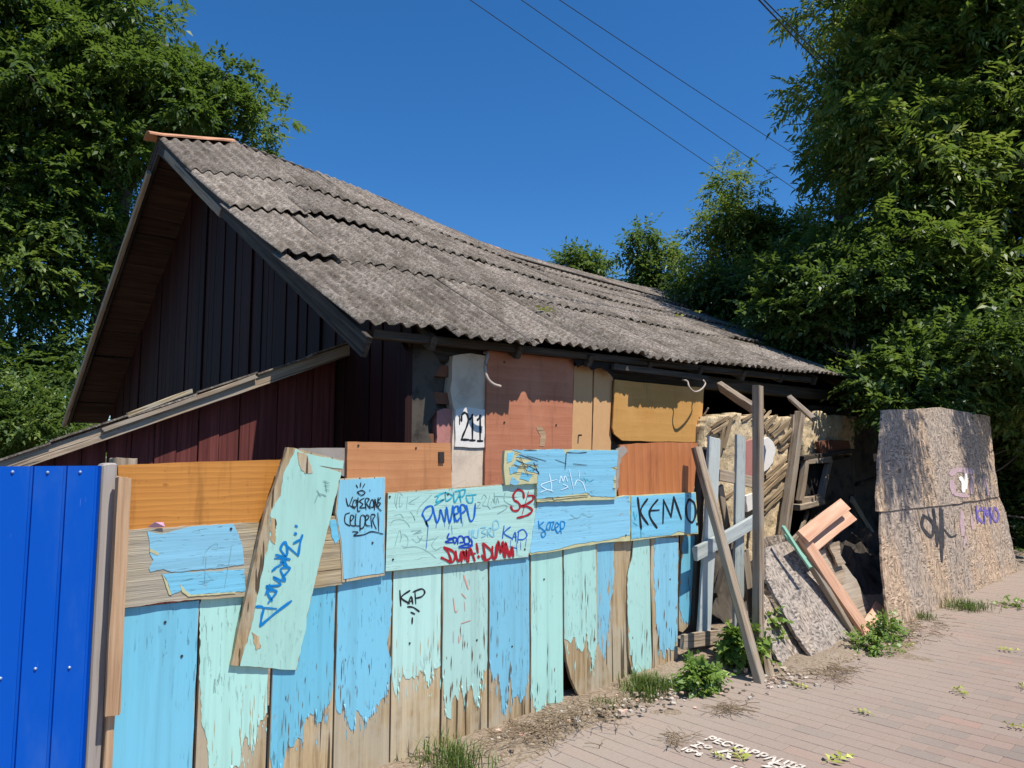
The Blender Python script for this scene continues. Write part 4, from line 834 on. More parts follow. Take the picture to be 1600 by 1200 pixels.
strokes('graffiti', K2, [[(480, 330), (500, 290), (535, 300)], [(490, 270), (508, 302)], [(520, 225), (550, 235)], [(525, 245), (550, 250)], [(530, 265), (550, 270)], [(530, 222), (537, 278)]], 4, lambda x, y: DP(x, y, -.0024), M['ink_pencil'], db)
for x, y, d in ((614, 874, -.027), (609, 776, -.027), (582, 848, -.029), (361, 826, -.025), (197, 806, -.007), (700, 772, -.027), (820, 858, -.027), (1075, 775, -.033), (650, 700, .001), (560, 696, .001), (258, 972, -.003), (284, 1025, -.003), (850, 905, -.003), (978, 836, -.029), (1047, 905, -.003), (745, 1000, -.003), (800, 1010, -.008), (640, 1005, -.003)):
    p = PY(x, y, YFN+d); m = MB(); m.tube([p+Vector((0, -.003, 0)), p+Vector((0, .02, 0))], .0055, 6); m.build('nail', M['nail'], fence)
o = slab('hasp', [(686, 706), (694, 706), (694, 724), (686, 724)], YFN-.006, .008, M['nail'], fence, 0, .4, 6); o['label'] = 'rusty hinge plate on the brown board'
# uprights beside the blue metal sheet
cp = prism('side_post', [PY(166, 724, YFN-.02), PY(176, 723, YFN-.02), PY(184, 724, YFN-.02), Vector((PY(184, 724, YFN-.02).x, YFN-.02, -.1)), Vector((PY(160, 724, YFN-.02).x, YFN-.02, -.1)), PY(160, 726, YFN-.02)], (0, .08, 0), M['post'], fence, .006); cp['label'] = 'grey square post beside the blue metal sheet'
xx = PY(185, 745, YFN-.07).x; beam('batten', (xx+.02, YFN-.065, PY(187, 745, YFN-.065).z), (xx+.022, YFN-.065, PY(170, 1116, YFN-.065).z), .05, .035, M['batten'], fence)
beam('batten', (xx+.028, YFN-.03, 1.2), (xx+.024, YFN-.03, -.05), .03, .04, M['batten'], fence)
# pink scrap tucked behind the weathered board
m = MB(); p = PY(243, 820, YFN-.03); m.add([p+Vector((-.03, 0, -.008)), p+Vector((-.005, -.01, .012)), p+Vector((.03, 0, .008)), p+Vector((.035, -.004, -.01)), p+Vector((0, .004, -.012))], [(0, 1, 4), (1, 2, 3, 4)])
tag(m.build('wrapper', plain('pink_foil', (.6, .35, .45, 1), .3, .4)), 'crumpled pink wrapper tucked on top of the weathered board', 'wrapper')

# ------------------------------------------------------------------ blue metal fence at the left
mf = empty('metal_fence', (0, 3.12, 0), 'bright blue ribbed sheet metal fence at the left edge', 'fence')
YM = 3.14; xr = PY(158, 728, YM).x; ztop = PY(100, 728, YM).z
def metal_sheet(x0, x1):
    m = MB(); prof = []; x = x0
    while x < x1-.03:
        e = min(x+.105, x1); prof += [(x, 0), (e-.014, 0), (e-.010, .010), (e-.003, .010)]; x = e
    prof.append((x1, 0)); vs = []
    for yb in (0, .0025):
        for (px_, d) in prof: vs += [(px_, YM+d+yb, -.05), (px_, YM+d+yb, ztop)]
    n = len(prof); fs = [(2*i, 2*i+2, 2*i+3, 2*i+1) for i in range(n-1)]+[(2*n+2*i+1, 2*n+2*i+3, 2*n+2*i+2, 2*n+2*i) for i in range(n-1)]+[(2*i+1, 2*i+3, 2*n+2*i+3, 2*n+2*i+1) for i in range(n-1)]
    fs += [(0, 1, 2*n+1, 2*n), (2*n-2, 4*n-2, 4*n-1, 2*n-1)]
    m.add(vs, fs); return m.build('metal_sheet', M['metal'], mf)
for a, b in ((xr-.95, xr), (xr-1.95, xr-.945), (xr-2.95, xr-1.945), (xr-3.95, xr-2.945)): metal_sheet(a, b)
for i in range(12):
    for zz in (ztop-.03, ztop-.72, .3):
        xx = xr-.07-i*.105+random.uniform(-.004, .004); z2 = zz+random.uniform(-.012, .012); m = MB()
        m.tube([(xx, YM-.007, z2), (xx, YM-.004, z2), (xx, YM+.003, z2)], [.002, .0052, .0052], 8); m.build('screw', M['steel'], mf)
for zz in (.35, 1.3): beam('rail', (xr-3.9, YM+.05, zz), (xr, YM+.05, zz), .06, .04, M['grey'], mf)
for k in range(3): beam('post', (xr-.3-k*1.6, YM+.11, -.1), (xr-.3-k*1.6, YM+.11, 1.5), .08, .08, M['grey'], mf)

# ------------------------------------------------------------------ broken gate and props at the collapsed corner
gate = empty('picket_gate', (4.6, YFN, gz(4.6)), 'broken pale blue picket gate beside the lettered fence', 'gate')
beam('picket', PY(1098, 1005, YFN-.04), PY(1116, 684, YFN-.04), .15, .022, M['pickb'], gate)
beam('picket', PY(1153, 990, YFN-.03), PY(1157, 681, YFN-.03), .13, .024, M['pickb'], gate)
beam('rail', PY(1122, 742, YFN+.0), PY(1190, 758, YFN-.02), .09, .035, M['grey'], gate)
beam('brace', PY(1085, 866, YFN-.075), PY(1182, 812, YFN-.075), .10, .03, M['pickb'], gate)
beam('bottom_board', PY(1066, 1003, YFN-.06), PY(1150, 993, YFN-.06), .10, .03, M['grey'], gate)
beam('picket', PY(1125, 760, YFN+.04), PY(1150, 900, YFN+.10), .07, .02, M['grey'], gate)
beam('picket', PY(1163, 860, YFN+.03), PY(1180, 1000, YFN+.06), .10, .02, M['grey'], gate)
beam('stile', PY(1097, 700, YFN+.05), PY(1080, 1010, YFN+.05), .06, .06, M['darkwood'], gate)
def prop(name, a, b, w, t, mat, label, cat, side=(0, -1, 0)):
    o = beam(name, a, b, w, t, mat, None, side); tag(o, label, cat); return o
pz = PG(1196, 1062)
prop('timber_post', Vector((PY(1184, 1045, 2.75).x, 2.75, gz(4.7)-.05)), PY(1184, 602, 2.75), .062, .062, M['grey'], 'tall square grey post standing in front of the clay wall', 'post')
prop('timber_prop', PG(1190, 1066)+Vector((0, 0, -.03)), PY(1088, 700, YFN-.09), .075, .05, M['grey'], 'slanting timber prop crossing the pale blue pickets', 'beam')
prop('timber_offcut', PG(1205, 1058)+Vector((0, 0, -.02)), PY(1192, 985, 2.8), .07, .04, M['grey'], 'short upright timber offcut at the foot of the tall post', 'timber')
prop('roof_timber', PY(1126, 604, 3.9), PY(1179, 639, 3.25), .10, .05, M['grey'], 'short grey board poking out beside the tall post', 'board')
prop('roof_timber', PY(1234, 621, 4.0), PY(1272, 655, 3.6), .06, .05, M['grey'], 'short broken rafter end above the small window', 'timber')

# leaning chipboard hoarding
def tilt(Yb, k): return lambda x, y, d=0: hitp(x, y, (0, 1, -k), Yb+d-k*.25)
TP = tilt(2.5, .13)
hb = empty('chipboard_hoarding', (7.5, 2.5, gz(7.5)), 'tall weathered chipboard hoarding leaning under the overhanging tree', 'hoarding')
def osbp(px, d, mat, lab, rag=.9, step=9):
    pts = [TP(x, y, d) for x, y in ragged(px, rag, step)]; o = prism('panel', pts, (0, .018, 0), M[mat], hb); o['label'] = lab; return o
u1 = osbp([(1379, 641), (1420, 640), (1470, 636), (1547, 651), (1551, 700), (1561, 776), (1480, 789), (1400, 797), (1371, 799), (1371, 770), (1375, 700)], 0, 'osb', 'upper chipboard panel streaked with shade')
u2 = osbp([(1377, 795), (1400, 797), (1489, 788), (1494, 860), (1498, 938), (1460, 975), (1400, 1005), (1390, 985), (1380, 900), (1376, 830)], .012, 'osb', 'lower left chipboard panel with black scribble')
u3 = osbp([(1490, 788), (1561, 776), (1572, 800), (1580, 840), (1596, 915), (1540, 930), (1499, 945), (1494, 860)], .016, 'osb', 'lower right chipboard panel with violet lettering')
KO = (1360, 620, 3.158)
strokes('graffiti', KO, [[15, (262, 585), (255, 640), (300, 690), (310, 625), (268, 588)], [13, (310, 555), (322, 650), (330, 735)], [15, (345, 550), (348, 680), (352, 810)], [10, (330, 640), (342, 720)], [9, (365, 655), (395, 690), (422, 682)], [12, (355, 560), (360, 740)]], 12, lambda x, y: TP(x, y, .010), M['ink_dark'], u2)['label'] = 'black scribble'
strokes('graffiti', KO, [[(520, 540), (530, 620)], [(548, 545), (526, 580), (552, 622)], [(562, 622), (562, 545), (578, 590), (590, 545), (594, 622)], [(612, 545), (604, 590), (620, 618), (632, 580), (614, 545)], [(540, 560), (575, 560)]], 9, lambda x, y: TP(x, y, .013), M['ink_violet'], u3)['label'] = 'violet lettering'
strokes('graffiti', KO, [[26, (400, 380), (430, 360), (500, 370)], [26, (400, 420), (410, 470)], [20, (420, 480), (480, 490)], [18, (560, 400), (580, 480)], [26, (500, 400), (500, 470)]], 24, lambda x, y: TP(x, y, -.002), M['ink_lilac'], u1)['label'] = 'faded lilac paint square'
strokes('graffiti', KO, [[18, (445, 400), (455, 420), (460, 465)], [16, (470, 385), (472, 450)]], 16, lambda x, y: TP(x, y, -.004), M['white'], u1)['label'] = 'white paint patch'
strokes('graffiti', KO, [[20, (450, 570), (455, 680)], [14, (500, 590), (505, 650)], [12, (470, 690), (460, 740)]], 16, lambda x, y: TP(x, y, .013), M['ink_lilac'], u2)
for X in (7.3, 8.2, 9.2): beam('stud', (X, 2.60, gz(X)), (X, 2.80, 1.8), .07, .05, M['grey'], hb)
beam('stud', (7.1, 2.84, 1.6), (9.2, 2.84, 1.7), .07, .05, M['grey'], hb)

# fallen chipboard sheets
TS = tilt(2.62, .62)
def fallen(px, f, mat, name, label, cat, off=(0, .018, 0), rag=1, step=8):
    o = prism(name, [f(x, y) for x, y in ragged(px, rag, step)], off, M[mat]); tag(o, label, cat); return o
fallen([(1196, 856), (1228, 846), (1246, 846), (1262, 860), (1290, 905), (1318, 948), (1346, 998), (1318, 1022), (1284, 1046), (1270, 1030), (1240, 985), (1216, 940), (1197, 905)], lambda x, y: TS(x, y, 0), 'osbg', 'fallen_chipboard', 'large grey chipboard sheet fallen against the clay wall', 'board', (0, .022, -.012))
fallen([(1190, 925), (1205, 940), (1232, 985), (1258, 1025), (1276, 1052), (1240, 1054), (1215, 1030), (1190, 985)], lambda x, y: TS(x, y, .07), 'osbg', 'fallen_chipboard', 'narrow broken chipboard strip left of the large fallen sheet', 'board', (0, .022, -.012))
fallen([(1190, 838), (1225, 836), (1228, 852), (1198, 870), (1190, 868)], lambda x, y: tilt(3.6, .3)(x, y, 0), 'osbg', 'fallen_chipboard', 'small grey chipboard remnant above the large fallen sheet', 'board')
# salmon boxed door lining, fallen
box = empty('fallen_door_lining', PG(1352, 1000), 'salmon painted door lining fallen out of the collapsed wall', 'door lining')
beam('side_board', PY(1252, 836, 2.86), PG(1356, 997)+Vector((0, .0, .03)), .11, .035, M['pinkterra'], box, (-.35, -.75, .5))
beam('side_edge', PY(1244, 846, 2.90), PG(1345, 1004)+Vector((0, .03, .01)), .04, .05, M['grey'], box, (-.35, -.75, .5))
beam('head_board', PY(1254, 840, 2.83), PY(1320, 788, 2.80), .115, .03, M['pinkterra'], box, (-.25, -.7, .55))
beam('head_board', PY(1266, 856, 2.835), PY(1330, 806, 2.805), .10, .03, M['pinkterra'], box, (-.25, -.7, .55))
prop('green_lath', PY(1223, 822, 2.92), PY(1266, 887, 2.74), .035, .02, M['green'], 'thin mint green lath beside the salmon lining', 'lath')
prop('green_lath', PY(1226, 836, 2.90), PY(1258, 872, 2.78), .02, .02, M['green'], 'second thin green lath under the first', 'lath')
fallen([(1276, 866), (1296, 850), (1318, 880), (1338, 905), (1352, 935), (1362, 958), (1348, 972), (1312, 925), (1290, 890)], lambda x, y: tilt(2.68, .30)(x, y, 0), 'grey', 'loose_board', 'grey brown board lying inside the salmon lining', 'board', (0, .02, -.01), .6)
fallen([(1294, 848), (1312, 846), (1314, 868), (1322, 880), (1310, 885)], lambda x, y: tilt(2.66, .25)(x, y, 0), 'grey', 'loose_board', 'small splintered board stub behind the salmon lining', 'board', (0, .02, 0), .8, 5)
def heap(name, x0, x1, y0, y1, h, seed, label):  # added mounds, their charred colour stands in for deep shade
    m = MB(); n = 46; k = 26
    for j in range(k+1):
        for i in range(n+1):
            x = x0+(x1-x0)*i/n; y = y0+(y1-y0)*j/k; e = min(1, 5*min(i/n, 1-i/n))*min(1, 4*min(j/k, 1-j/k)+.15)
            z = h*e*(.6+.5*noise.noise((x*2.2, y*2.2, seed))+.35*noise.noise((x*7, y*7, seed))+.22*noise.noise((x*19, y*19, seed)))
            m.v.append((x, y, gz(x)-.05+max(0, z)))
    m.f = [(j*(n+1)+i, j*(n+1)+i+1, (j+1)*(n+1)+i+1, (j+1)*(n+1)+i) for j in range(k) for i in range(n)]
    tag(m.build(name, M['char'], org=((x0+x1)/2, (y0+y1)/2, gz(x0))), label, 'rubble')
heap('shade_heap', 6.7, 9.8, 2.95, 4.7, .55, 3, 'dark heap added in place of deep shade inside the collapsed wall')
heap('shade_heap', 4.5, 6.6, 3.45, 4.45, .75, 8, 'dark heap added in place of shade behind the pale blue pickets')
for k_, (a_, b_, Y_) in enumerate([((1262, 905), (1300, 838), 3.4), ((1300, 880), (1345, 850), 3.5), ((1330, 930), (1372, 880), 3.2), ((1118, 930), (1140, 850), 3.5)]): prop('burnt_stick', PY(*a_, Y_), PY(*b_, Y_+.25), .05, .03, M['darkwood'], ['burnt stick behind the salmon head board', 'flat burnt stick deep in the dark opening', 'burnt stick at the left edge of the hoarding', 'burnt stick between the two pale blue pickets'][k_], 'stick')
fallen([(1346, 975), (1370, 939), (1388, 958), (1364, 995), (1355, 1000)], lambda x, y: tilt(2.55, .9)(x, y, 0), 'pinkterra', 'broken_board', 'broken salmon board end at the foot of the hoarding', 'board', (0, .02, -.02), .8, 6)
fallen([(1372, 975), (1388, 968), (1389, 975), (1374, 984)], lambda x, y: tilt(2.5, .9)(x, y, 0), 'pickb', 'board_chip', 'small pale blue board chip at the foot of the hoarding', 'chip', (0, .012, -.01), .5, 6)
prop('timber_splinter', PG(1386, 1000)+Vector((0, 0, 0)), PY(1385, 960, 2.6), .045, .03, M['batten'], 'small splintered timber beside the left edge of the hoarding', 'timber')
fallen([(1212, 1034), (1236, 1036), (1241, 1046), (1226, 1052), (1212, 1047)], lambda x, y: PG(x, y)+Vector((0, 0, .03)), 'plaster', 'plaster_chunk', 'flat pale plaster chunk behind the short timber offcut', 'rubble', (0, 0, -.03), .8, 6)
fallen([(1206, 1022), (1222, 1020), (1226, 1028), (1208, 1031)], lambda x, y: PG(x, y)+Vector((0, 0, .05)), 'ink_navy', 'rag', 'dark blue scrap lying behind the short timber offcut', 'rag', (0, 0, -.02), .8, 5)

# ------------------------------------------------------------------ paint on the pavement
road_text = empty('pavement_stencil', (3.5, 2.1, gz(3.5)), 'white stencilled lettering sprayed on the dusty paving', 'lettering')
def stencil(body, px, size, sx):
    p = PG(*px); me = text_mesh(body, size, sx, 0, .0035)
    mw = Matrix.Translation((p.x, p.y, gz(p.x)+.009)) @ Matrix.Rotation(-math.atan(SLOPE), 4, 'Y') @ Matrix.Rotation(R(-90), 4, 'Z')
    link('stencil_line', me, M['stencil'], road_text, mw)
t = NT('worn_road_paint'); n = t.noise(t.coord(26, False), 1, 6, .7); c = t.mix(t.step(n, .50, .66), (.62, .55, .47, 1), (.33, .255, .195, 1)); M['stencil'] = t.done(c, .9, None, .1)
stencil('РЕСТАВРАЦІЯ', (1100, 1157), .088, .86); stencil('ІЗ', (1078, 1167), .092, 1.1); stencil('А', (1112, 1178), .12, 1.3); stencil('1096', (1062, 1173), .06, 1.0); stencil('Я', (1190, 1199), .11, 1.4); stencil('15', (1135, 1203), .08, 1.0)

# ------------------------------------------------------------------ foliage
def leafmat(name, c0, c1, c2, trans=.28, rough=.42):
    t = NT(name); a = t.n('Attribute', attribute_name='rnd').outputs['Fac']
    c = t.ramp(a, [(0, c0), (.55, c1), (.9, c2), (1, tuple(min(1, x*1.25) for x in c2[:3])+(1,))])
    t.set(t.b.inputs['Base Color'], c); t.b.inputs['Roughness'].default_value = rough; t.b.inputs['Specular IOR Level'].default_value = .35
    tr = t.n('BsdfTranslucent'); t.set(tr.inputs[0], t.mix(.5, c, (.22, .34, .03, 1))); mx = t.n('MixShader'); mx.inputs[0].default_value = trans
    t.set(mx.inputs[1], t.b.outputs[0]); t.set(mx.inputs[2], tr.outputs[0]); t.t.links.new(mx.outputs[0], t.out.inputs[0]); return t.m
M['ash'] = leafmat('ash_leaf', (.06, .10, .022, 1), (.145, .20, .042, 1), (.30, .33, .075, 1), .42)
M['ashl'] = leafmat('ash_leaf_dark', (.042, .08, .022, 1), (.09, .145, .036, 1), (.165, .22, .06, 1), .40)
M['shrub'] = leafmat('shrub_leaf', (.045, .085, .024, 1), (.095, .155, .04, 1), (.185, .24, .065, 1), .38)
M['weed'] = leafmat('weed_leaf', (.08, .15, .025, 1), (.17, .27, .05, 1), (.28, .37, .08, 1))
M['yleaf'] = leafmat('fallen_leaf', (.30, .33, .05, 1), (.42, .44, .08, 1), (.55, .55, .14, 1), .15, .6)
M['blade'] = leafmat('grass_blade', (.05, .10, .015, 1), (.10, .17, .03, 1), (.26, .26, .09, 1))
M['bark'] = wood('bark', (.05, .04, .03, 1), (.12, .098, .076, 1), (.20, .17, .14, 1), 'Z', a=14, b=3, bump=1.0)
def norm(a): return a/np.maximum(1e-6, np.linalg.norm(a, axis=-1, keepdims=True))
def foliage(name, parent, clumps, mat, seed, sprigs=40, pairs=5, ll=.09, lw=.028, droop=.5, rach=.3, fold=.25, spread=.9, stuff=True, shell=.55):
    """crown: clumps (x,y,z,r); every clump holds sprigs, every sprig a leaf stalk with paired leaflets and one at the tip"""
    g = np.random.default_rng(seed); cl = np.array(clumps, float)
    cnt = np.maximum(3, (sprigs*(cl[:, 3]/cl[:, 3].mean())**2)).astype(int); idx = np.repeat(np.arange(len(cl)), cnt); n = len(idx)
    d = norm(g.normal(size=(n, 3))); d[:, 2] = np.where(d[:, 2] < -.3, d[:, 2]*.4, d[:, 2]); d = norm(d)
    rr = cl[idx, 3]*(g.random(n)**shell)
    pos = cl[idx, :3]+d*rr[:, None]*np.array([1, 1, .8])
    ax = norm(d+g.normal(size=(n, 3))*.55+np.array([0, 0, -droop*.45])); tone = (g.random(len(cl))**1.6)[idx]*.62
    sd = norm(np.cross(ax, norm(g.normal(size=(n, 3))*.5+np.array([0, 0, 1])))); up = np.cross(sd, ax)
    V = []; T = []; rl = rach*g.uniform(.7, 1.25, n); sc = g.uniform(.7, 1.25, n)
    for k in range(pairs*2+1):
        if k == pairs*2: t = np.ones(n); sgn = 0
        else: t = np.full(n, .18+.8*(k//2)/pairs); sgn = 1 if k % 2 else -1
        b = pos+ax*(rl*t)[:, None]-np.array([0, 0, 1])*(droop*.35*rl*t*t)[:, None]
        ld = norm(ax*(.55 if sgn else 1)+sd*sgn*spread+g.normal(size=(n, 3))*.16+np.array([0, 0, -droop*.5])*(g.random(n)[:, None]+.3))
        w = norm(np.cross(ld, up*.5+np.array([0, -.25, 1.0])+g.normal(size=(n, 3))*.42)); nn = np.cross(w, ld)
        L = (ll*sc*g.uniform(.75, 1.15, n))[:, None]; Wd = (lw*sc*g.uniform(.8, 1.2, n))[:, None]
        mid = b+ld*L*.42; V.append(np.stack([b, mid+w*Wd*.5+nn*Wd*fold, b+ld*L-np.array([0, 0, 1])*L*.08, mid-w*Wd*.5+nn*Wd*fold], 1)); T.append(np.clip(tone+g.random(n)*.5+(g.random(n) < .04)*.3, 0, 1))
    V = np.concatenate(V).reshape(-1, 3); T = np.concatenate(T); q = len(T); org = cl[:, :3].mean(0)
    V = V-org
    me = bpy.data.meshes.new(name); me.vertices.add(q*4); me.vertices.foreach_set('co', V.astype(np.float32).ravel())
    me.loops.add(q*4); me.loops.foreach_set('vertex_index', np.arange(q*4, dtype=np.int32)); me.polygons.add(q); me.polygons.foreach_set('loop_start', np.arange(0, q*4, 4, dtype=np.int32)); me.polygons.foreach_set('loop_total', np.full(q, 4, dtype=np.int32))
    at = me.attributes.new('rnd', 'FLOAT', 'FACE'); at.data.foreach_set('value', T.astype(np.float32)); me.update(calc_edges=True)
    return link(name, me, mat, parent, Matrix.Translation(org))
def fillell(ells, n, seed, rmin=.3, rmax=.6, bias=.45):
    """clump centres spread through a union of ellipsoids, denser towards the outside"""
    g = np.random.default_rng(seed); vol = np.array([a[3]*a[4]*a[5] for a in ells])**.75; pick = g.choice(len(ells), n, p=vol/vol.sum()); out = []
    for i in pick:
        x, y, z, a, b, c = ells[i]; d = g.normal(size=3); d /= np.linalg.norm(d); t = g.random()**bias
        out.append((x+d[0]*a*t, y+d[1]*b*t, z+d[2]*c*t, g.uniform(rmin, rmax)))
    return out
def limbs(name, parent, base, fork, clumps, mat, n, r0, seed, twig=.35):
    g = random.Random(seed); m = MB(); base = Vector(base); fork = [Vector(f) for f in fork]
    pts = [base]+fork; rad = [r0*(1-.55*i/(len(pts)-1)) for i in range(len(pts))]
    pts2 = [Vector(p) for p in crom([tuple(p) for p in pts], 5)]; rad2 = list(np.interp(np.linspace(0, 1, len(pts2)), np.linspace(0, 1, len(rad)), rad)); m.tube(pts2, rad2, 9)
    t = m.build('trunk', mat, parent, smooth=True)
    m = MB()
    for c in g.sample(clumps, min(n, len(clumps))):
        c = Vector(c[:3]); f = min(fork, key=lambda q: (q-c).length+ (2 if q.z > c.z else 0)); mid = f.lerp(c, .5)+Vector((g.uniform(-.3, .3), g.uniform(-.3, .3), g.uniform(.0, .5)))
        P = crom([tuple(f), tuple(f.lerp(mid, .5)+Vector((g.uniform(-.15, .15),)*3)), tuple(mid), tuple(c)], 4); L = (c-f).length; ra = min(r0*.4, .012+L*.012)
        m.tube(P, [ra*(1-.85*i/(len(P)-1))+.003 for i in range(len(P))], 5)
        for _ in range(2):
            e = c+Vector((g.uniform(-1, 1), g.uniform(-1, 1), g.uniform(-.6, .6)))*twig; m.tube([mid.lerp(c, .7), c.lerp(e, .5), e], [.008, .006, .003], 4)
    m.build('branches', mat, parent, smooth=True)
def E3(px, py, d, rpx, rpy, rd):
    p = PD(px, py, d); return (p.x, p.y, p.z, rpx/FPX*d, (rd), rpy/FPX*d)

# big tree behind the gable, left
tl = empty('broadleaf_tree', (3.2, 18.5, gz(3)), 'tall dark green tree rising behind the gable at the left', 'tree')
elL = [E3(60, 60, 17, 150, 110, 2), E3(190, 50, 17.5, 105, 100, 2), E3(315, 150, 18, 65, 70, 1.5), E3(380, 205, 18, 40, 40, 1.1), E3(120, 200, 17, 150, 120, 2), E3(240, 190, 17.5, 140, 90, 2), E3(40, 340, 16.5, 120, 110, 2), E3(140, 330, 17, 90, 100, 1.6), E3(50, 480, 16.5, 110, 90, 1.8), E3(110, 470, 17, 70, 90, 1.5), E3(40, 600, 16, 100, 80, 1.7), E3(90, 580, 16.5, 60, 90, 1.3), E3(130, -40, 18, 130, 70, 2.2), E3(-80, 200, 16, 120, 200, 2), E3(40, 680, 16, 100, 50, 1.5)]
cL = fillell(elL, 310, 5, .35, .8)
foliage('crown', tl, cL, M['ashl'], 21, 46, 4, .165, .072, .35, .34)
limbs('branches', tl, (4.2, 19.2, 0), [(4.1, 19.1, 3), (4.3, 19, 5.5), (4.6, 19.2, 8), (5, 19.3, 10.5)], cL, M['bark'], 60, .32, 2)
bl_ = empty('bush', PD(40, 670, 14.5), 'low leafy bush behind the shed roof at the left edge', 'bush'); bl_.location.z = 0
cB = fillell([E3(30, 650, 14, 80, 45, 1), E3(60, 690, 14, 70, 40, 1)], 40, 8, .3, .5); foliage('foliage', bl_, cB, M['shrub'], 31, 60, 4, .10, .05, .3, .3)
# big ash at the right
tr = empty('ash_tree', (11.8, 5.6, gz(11.8)), 'big ash tree with hanging feathery leaves filling the right', 'tree')
elR = [E3(1350, 40, 12, 75, 60, 1.2), E3(1325, 120, 12, 50, 55, 1), E3(1440, 60, 12, 120, 90, 1.4), E3(1560, 60, 11.5, 110, 110, 1.5), E3(1420, 180, 12, 90, 60, 1.2), E3(1370, 230, 11.5, 90, 55, 1.1), E3(1480, 230, 11, 120, 90, 1.3), E3(1580, 220, 11, 100, 120, 1.3), E3(1325, 265, 11.5, 45, 30, .8), E3(1430, 320, 11, 110, 80, 1.2), E3(1560, 360, 10.5, 100, 110, 1.2), E3(1450, 420, 10.5, 110, 80, 1.1), E3(1390, 400, 11, 80, 70, 1), E3(1570, 480, 10.5, 90, 90, 1.1), E3(1700, 150, 11, 130, 180, 1.6), E3(1700, 400, 10.5, 110, 150, 1.4), E3(1500, -60, 12, 250, 80, 1.8), E3(1295, 10, 12, 32, 45, .7)]
cR = fillell(elR, 330, 6, .30, .66)
foliage('crown', tr, cR, M['ash'], 22, 42, 5, .15, .048, .75, .38)
limbs('branches', tr, (11.8, 5.6, 0), [(11.7, 5.5, 2.2), (11.9, 5.3, 4), (12.1, 5.1, 6), (12.4, 4.8, 8.5)], cR, M['bark'], 90, .26, 4)
# the same tree's limb over the pavement outside the frame, which dapples the hoarding
hang = [(7.5, 1.0, 5.3, .6, .15, .15), (7.9, 1.0, 5.3, .3, .15, .12), (9.75, 1.1, 5.15, .12, .12, .2)]
cH = fillell(hang, 15, 9, .10, .2)
foliage('overhang', tr, cH, M['ash'], 23, 15, 5, .125, .036, .8, .36)
m = MB(); m.tube(crom([(12, 5.2, 4.6), (11.8, 3.5, 5.3), (11.3, 2.2, 5.6), (9.6, 1.3, 5.9), (7.4, 1.0, 5.35)], 5), [.09]*4+[.07]*5+[.05]*6+[.02]*6, 7); m.build('limb', M['bark'], tr, smooth=True)
# shrubs beneath it, over the hoarding and the roof end
sh = empty('elder_shrub', (10.6, 4.6, gz(10.6)), 'dense green shrub spilling over the hoarding and roof end', 'shrub')
elS = [E3(1455, 530, 10.4, 90, 90, .8), E3(1280, 500, 11, 70, 70, .8), E3(1350, 530, 10.8, 70, 60, .6), E3(1275, 560, 10.8, 38, 22, .3), E3(1228, 500, 11.3, 42, 32, .4), E3(1500, 560, 9.6, 120, 70, .9), E3(1425, 585, 9.8, 45, 40, .35), E3(1440, 610, 9.3, 110, 35, .6), E3(1560, 590, 9.6, 90, 70, .9), E3(1240, 440, 11, 60, 50, .8), E3(1340, 450, 10.5, 90, 60, .9), E3(1620, 600, 10.5, 80, 90, .9)]
cS = fillell(elS, 200, 7, .22, .46)
foliage('foliage', sh, cS, M['shrub'], 24, 52, 5, .095, .05, .35, .34)
limbs('branches', sh, (10.6, 4.6, 0), [(10.6, 4.6, 1.2), (10.4, 4.5, 2.2), (10.3, 4.4, 3)], cS, M['bark'], 50, .07, 6)
sb = empty('hedge_shrub', (10.9, 3.4, gz(10.9)), 'shaded leafy bush standing behind the right end of the hoarding', 'shrub')
cK = fillell([E3(1585, 700, 10.3, 60, 70, .7), E3(1600, 800, 10.2, 50, 60, .6), E3(1640, 740, 10.4, 80, 110, .9), E3(1560, 660, 11, 60, 60, .7), E3(1620, 850, 10, 50, 30, .4)], 70, 12, .2, .4)
foliage('foliage', sb, cK, M['shrub'], 25, 46, 4, .10, .055, .35, .32); limbs('branches', sb, (11, 3.3, 0), [(11, 3.3, .6), (11, 3.4, 1.2)], cK, M['bark'], 16, .04, 7)
# young trees seen over the ridge
def sapling(name, base_px, d, ells, n, label, seed, ll, lw, pairs=5, mat='ash', sprigs=26, rr=(.22, .42)):
    p = PD(*base_px, d); rt = empty(name, (p.x, p.y, gz(p.x)), label, 'tree'); cs = fillell([E3(a, b, d, c, e, f) for a, b, c, e, f in ells], n, seed, *rr)
    foliage('crown', rt, cs, M[mat], seed, sprigs, pairs, ll, lw, .5, .36)
    top = max(c[2] for c in cs); limbs('branches', rt, (p.x, p.y, gz(p.x)), [(p.x, p.y, 2.5), (p.x+.05, p.y, max(3, top*.65)), (p.x, p.y+.05, top*.85)], cs, M['bark'], 30, .07, seed)
sapling('ash_sapling', (1150, 470, ), 14.5, [(1140, 300, 50, 30, .6), (1120, 350, 45, 40, .6), (1170, 370, 55, 45, .7), (1200, 340, 40, 30, .5), (1110, 410, 50, 35, .6), (1190, 430, 60, 40, .7), (1230, 390, 40, 40, .5), (1260, 350, 30, 20, .4)], 60, 'young ash with open airy crown above the roof ridge', 41, .13, .04)
sapling('maple_sapling', (1010, 470), 16, [(1003, 365, 14, 30, .3), (1000, 420, 22, 30, .4), (1040, 400, 16, 28, .3), (1050, 440, 30, 20, .4), (1020, 445, 40, 20, .5)], 34, 'slender sapling with upright shoots behind the ridge', 42, .13, .06, 3, 'weed' if False else 'shrub', 18, (.15, .3))
sapling('small_sapling', (905, 440), 17, [(905, 405, 26, 16, .4), (900, 425, 35, 16, .4), (870, 405, 6, 8, .2), (930, 425, 20, 10, .3)], 20, 'small treetop just showing above the middle of the ridge', 43, .13, .05, 4, 'shrub', 20, (.15, .3))
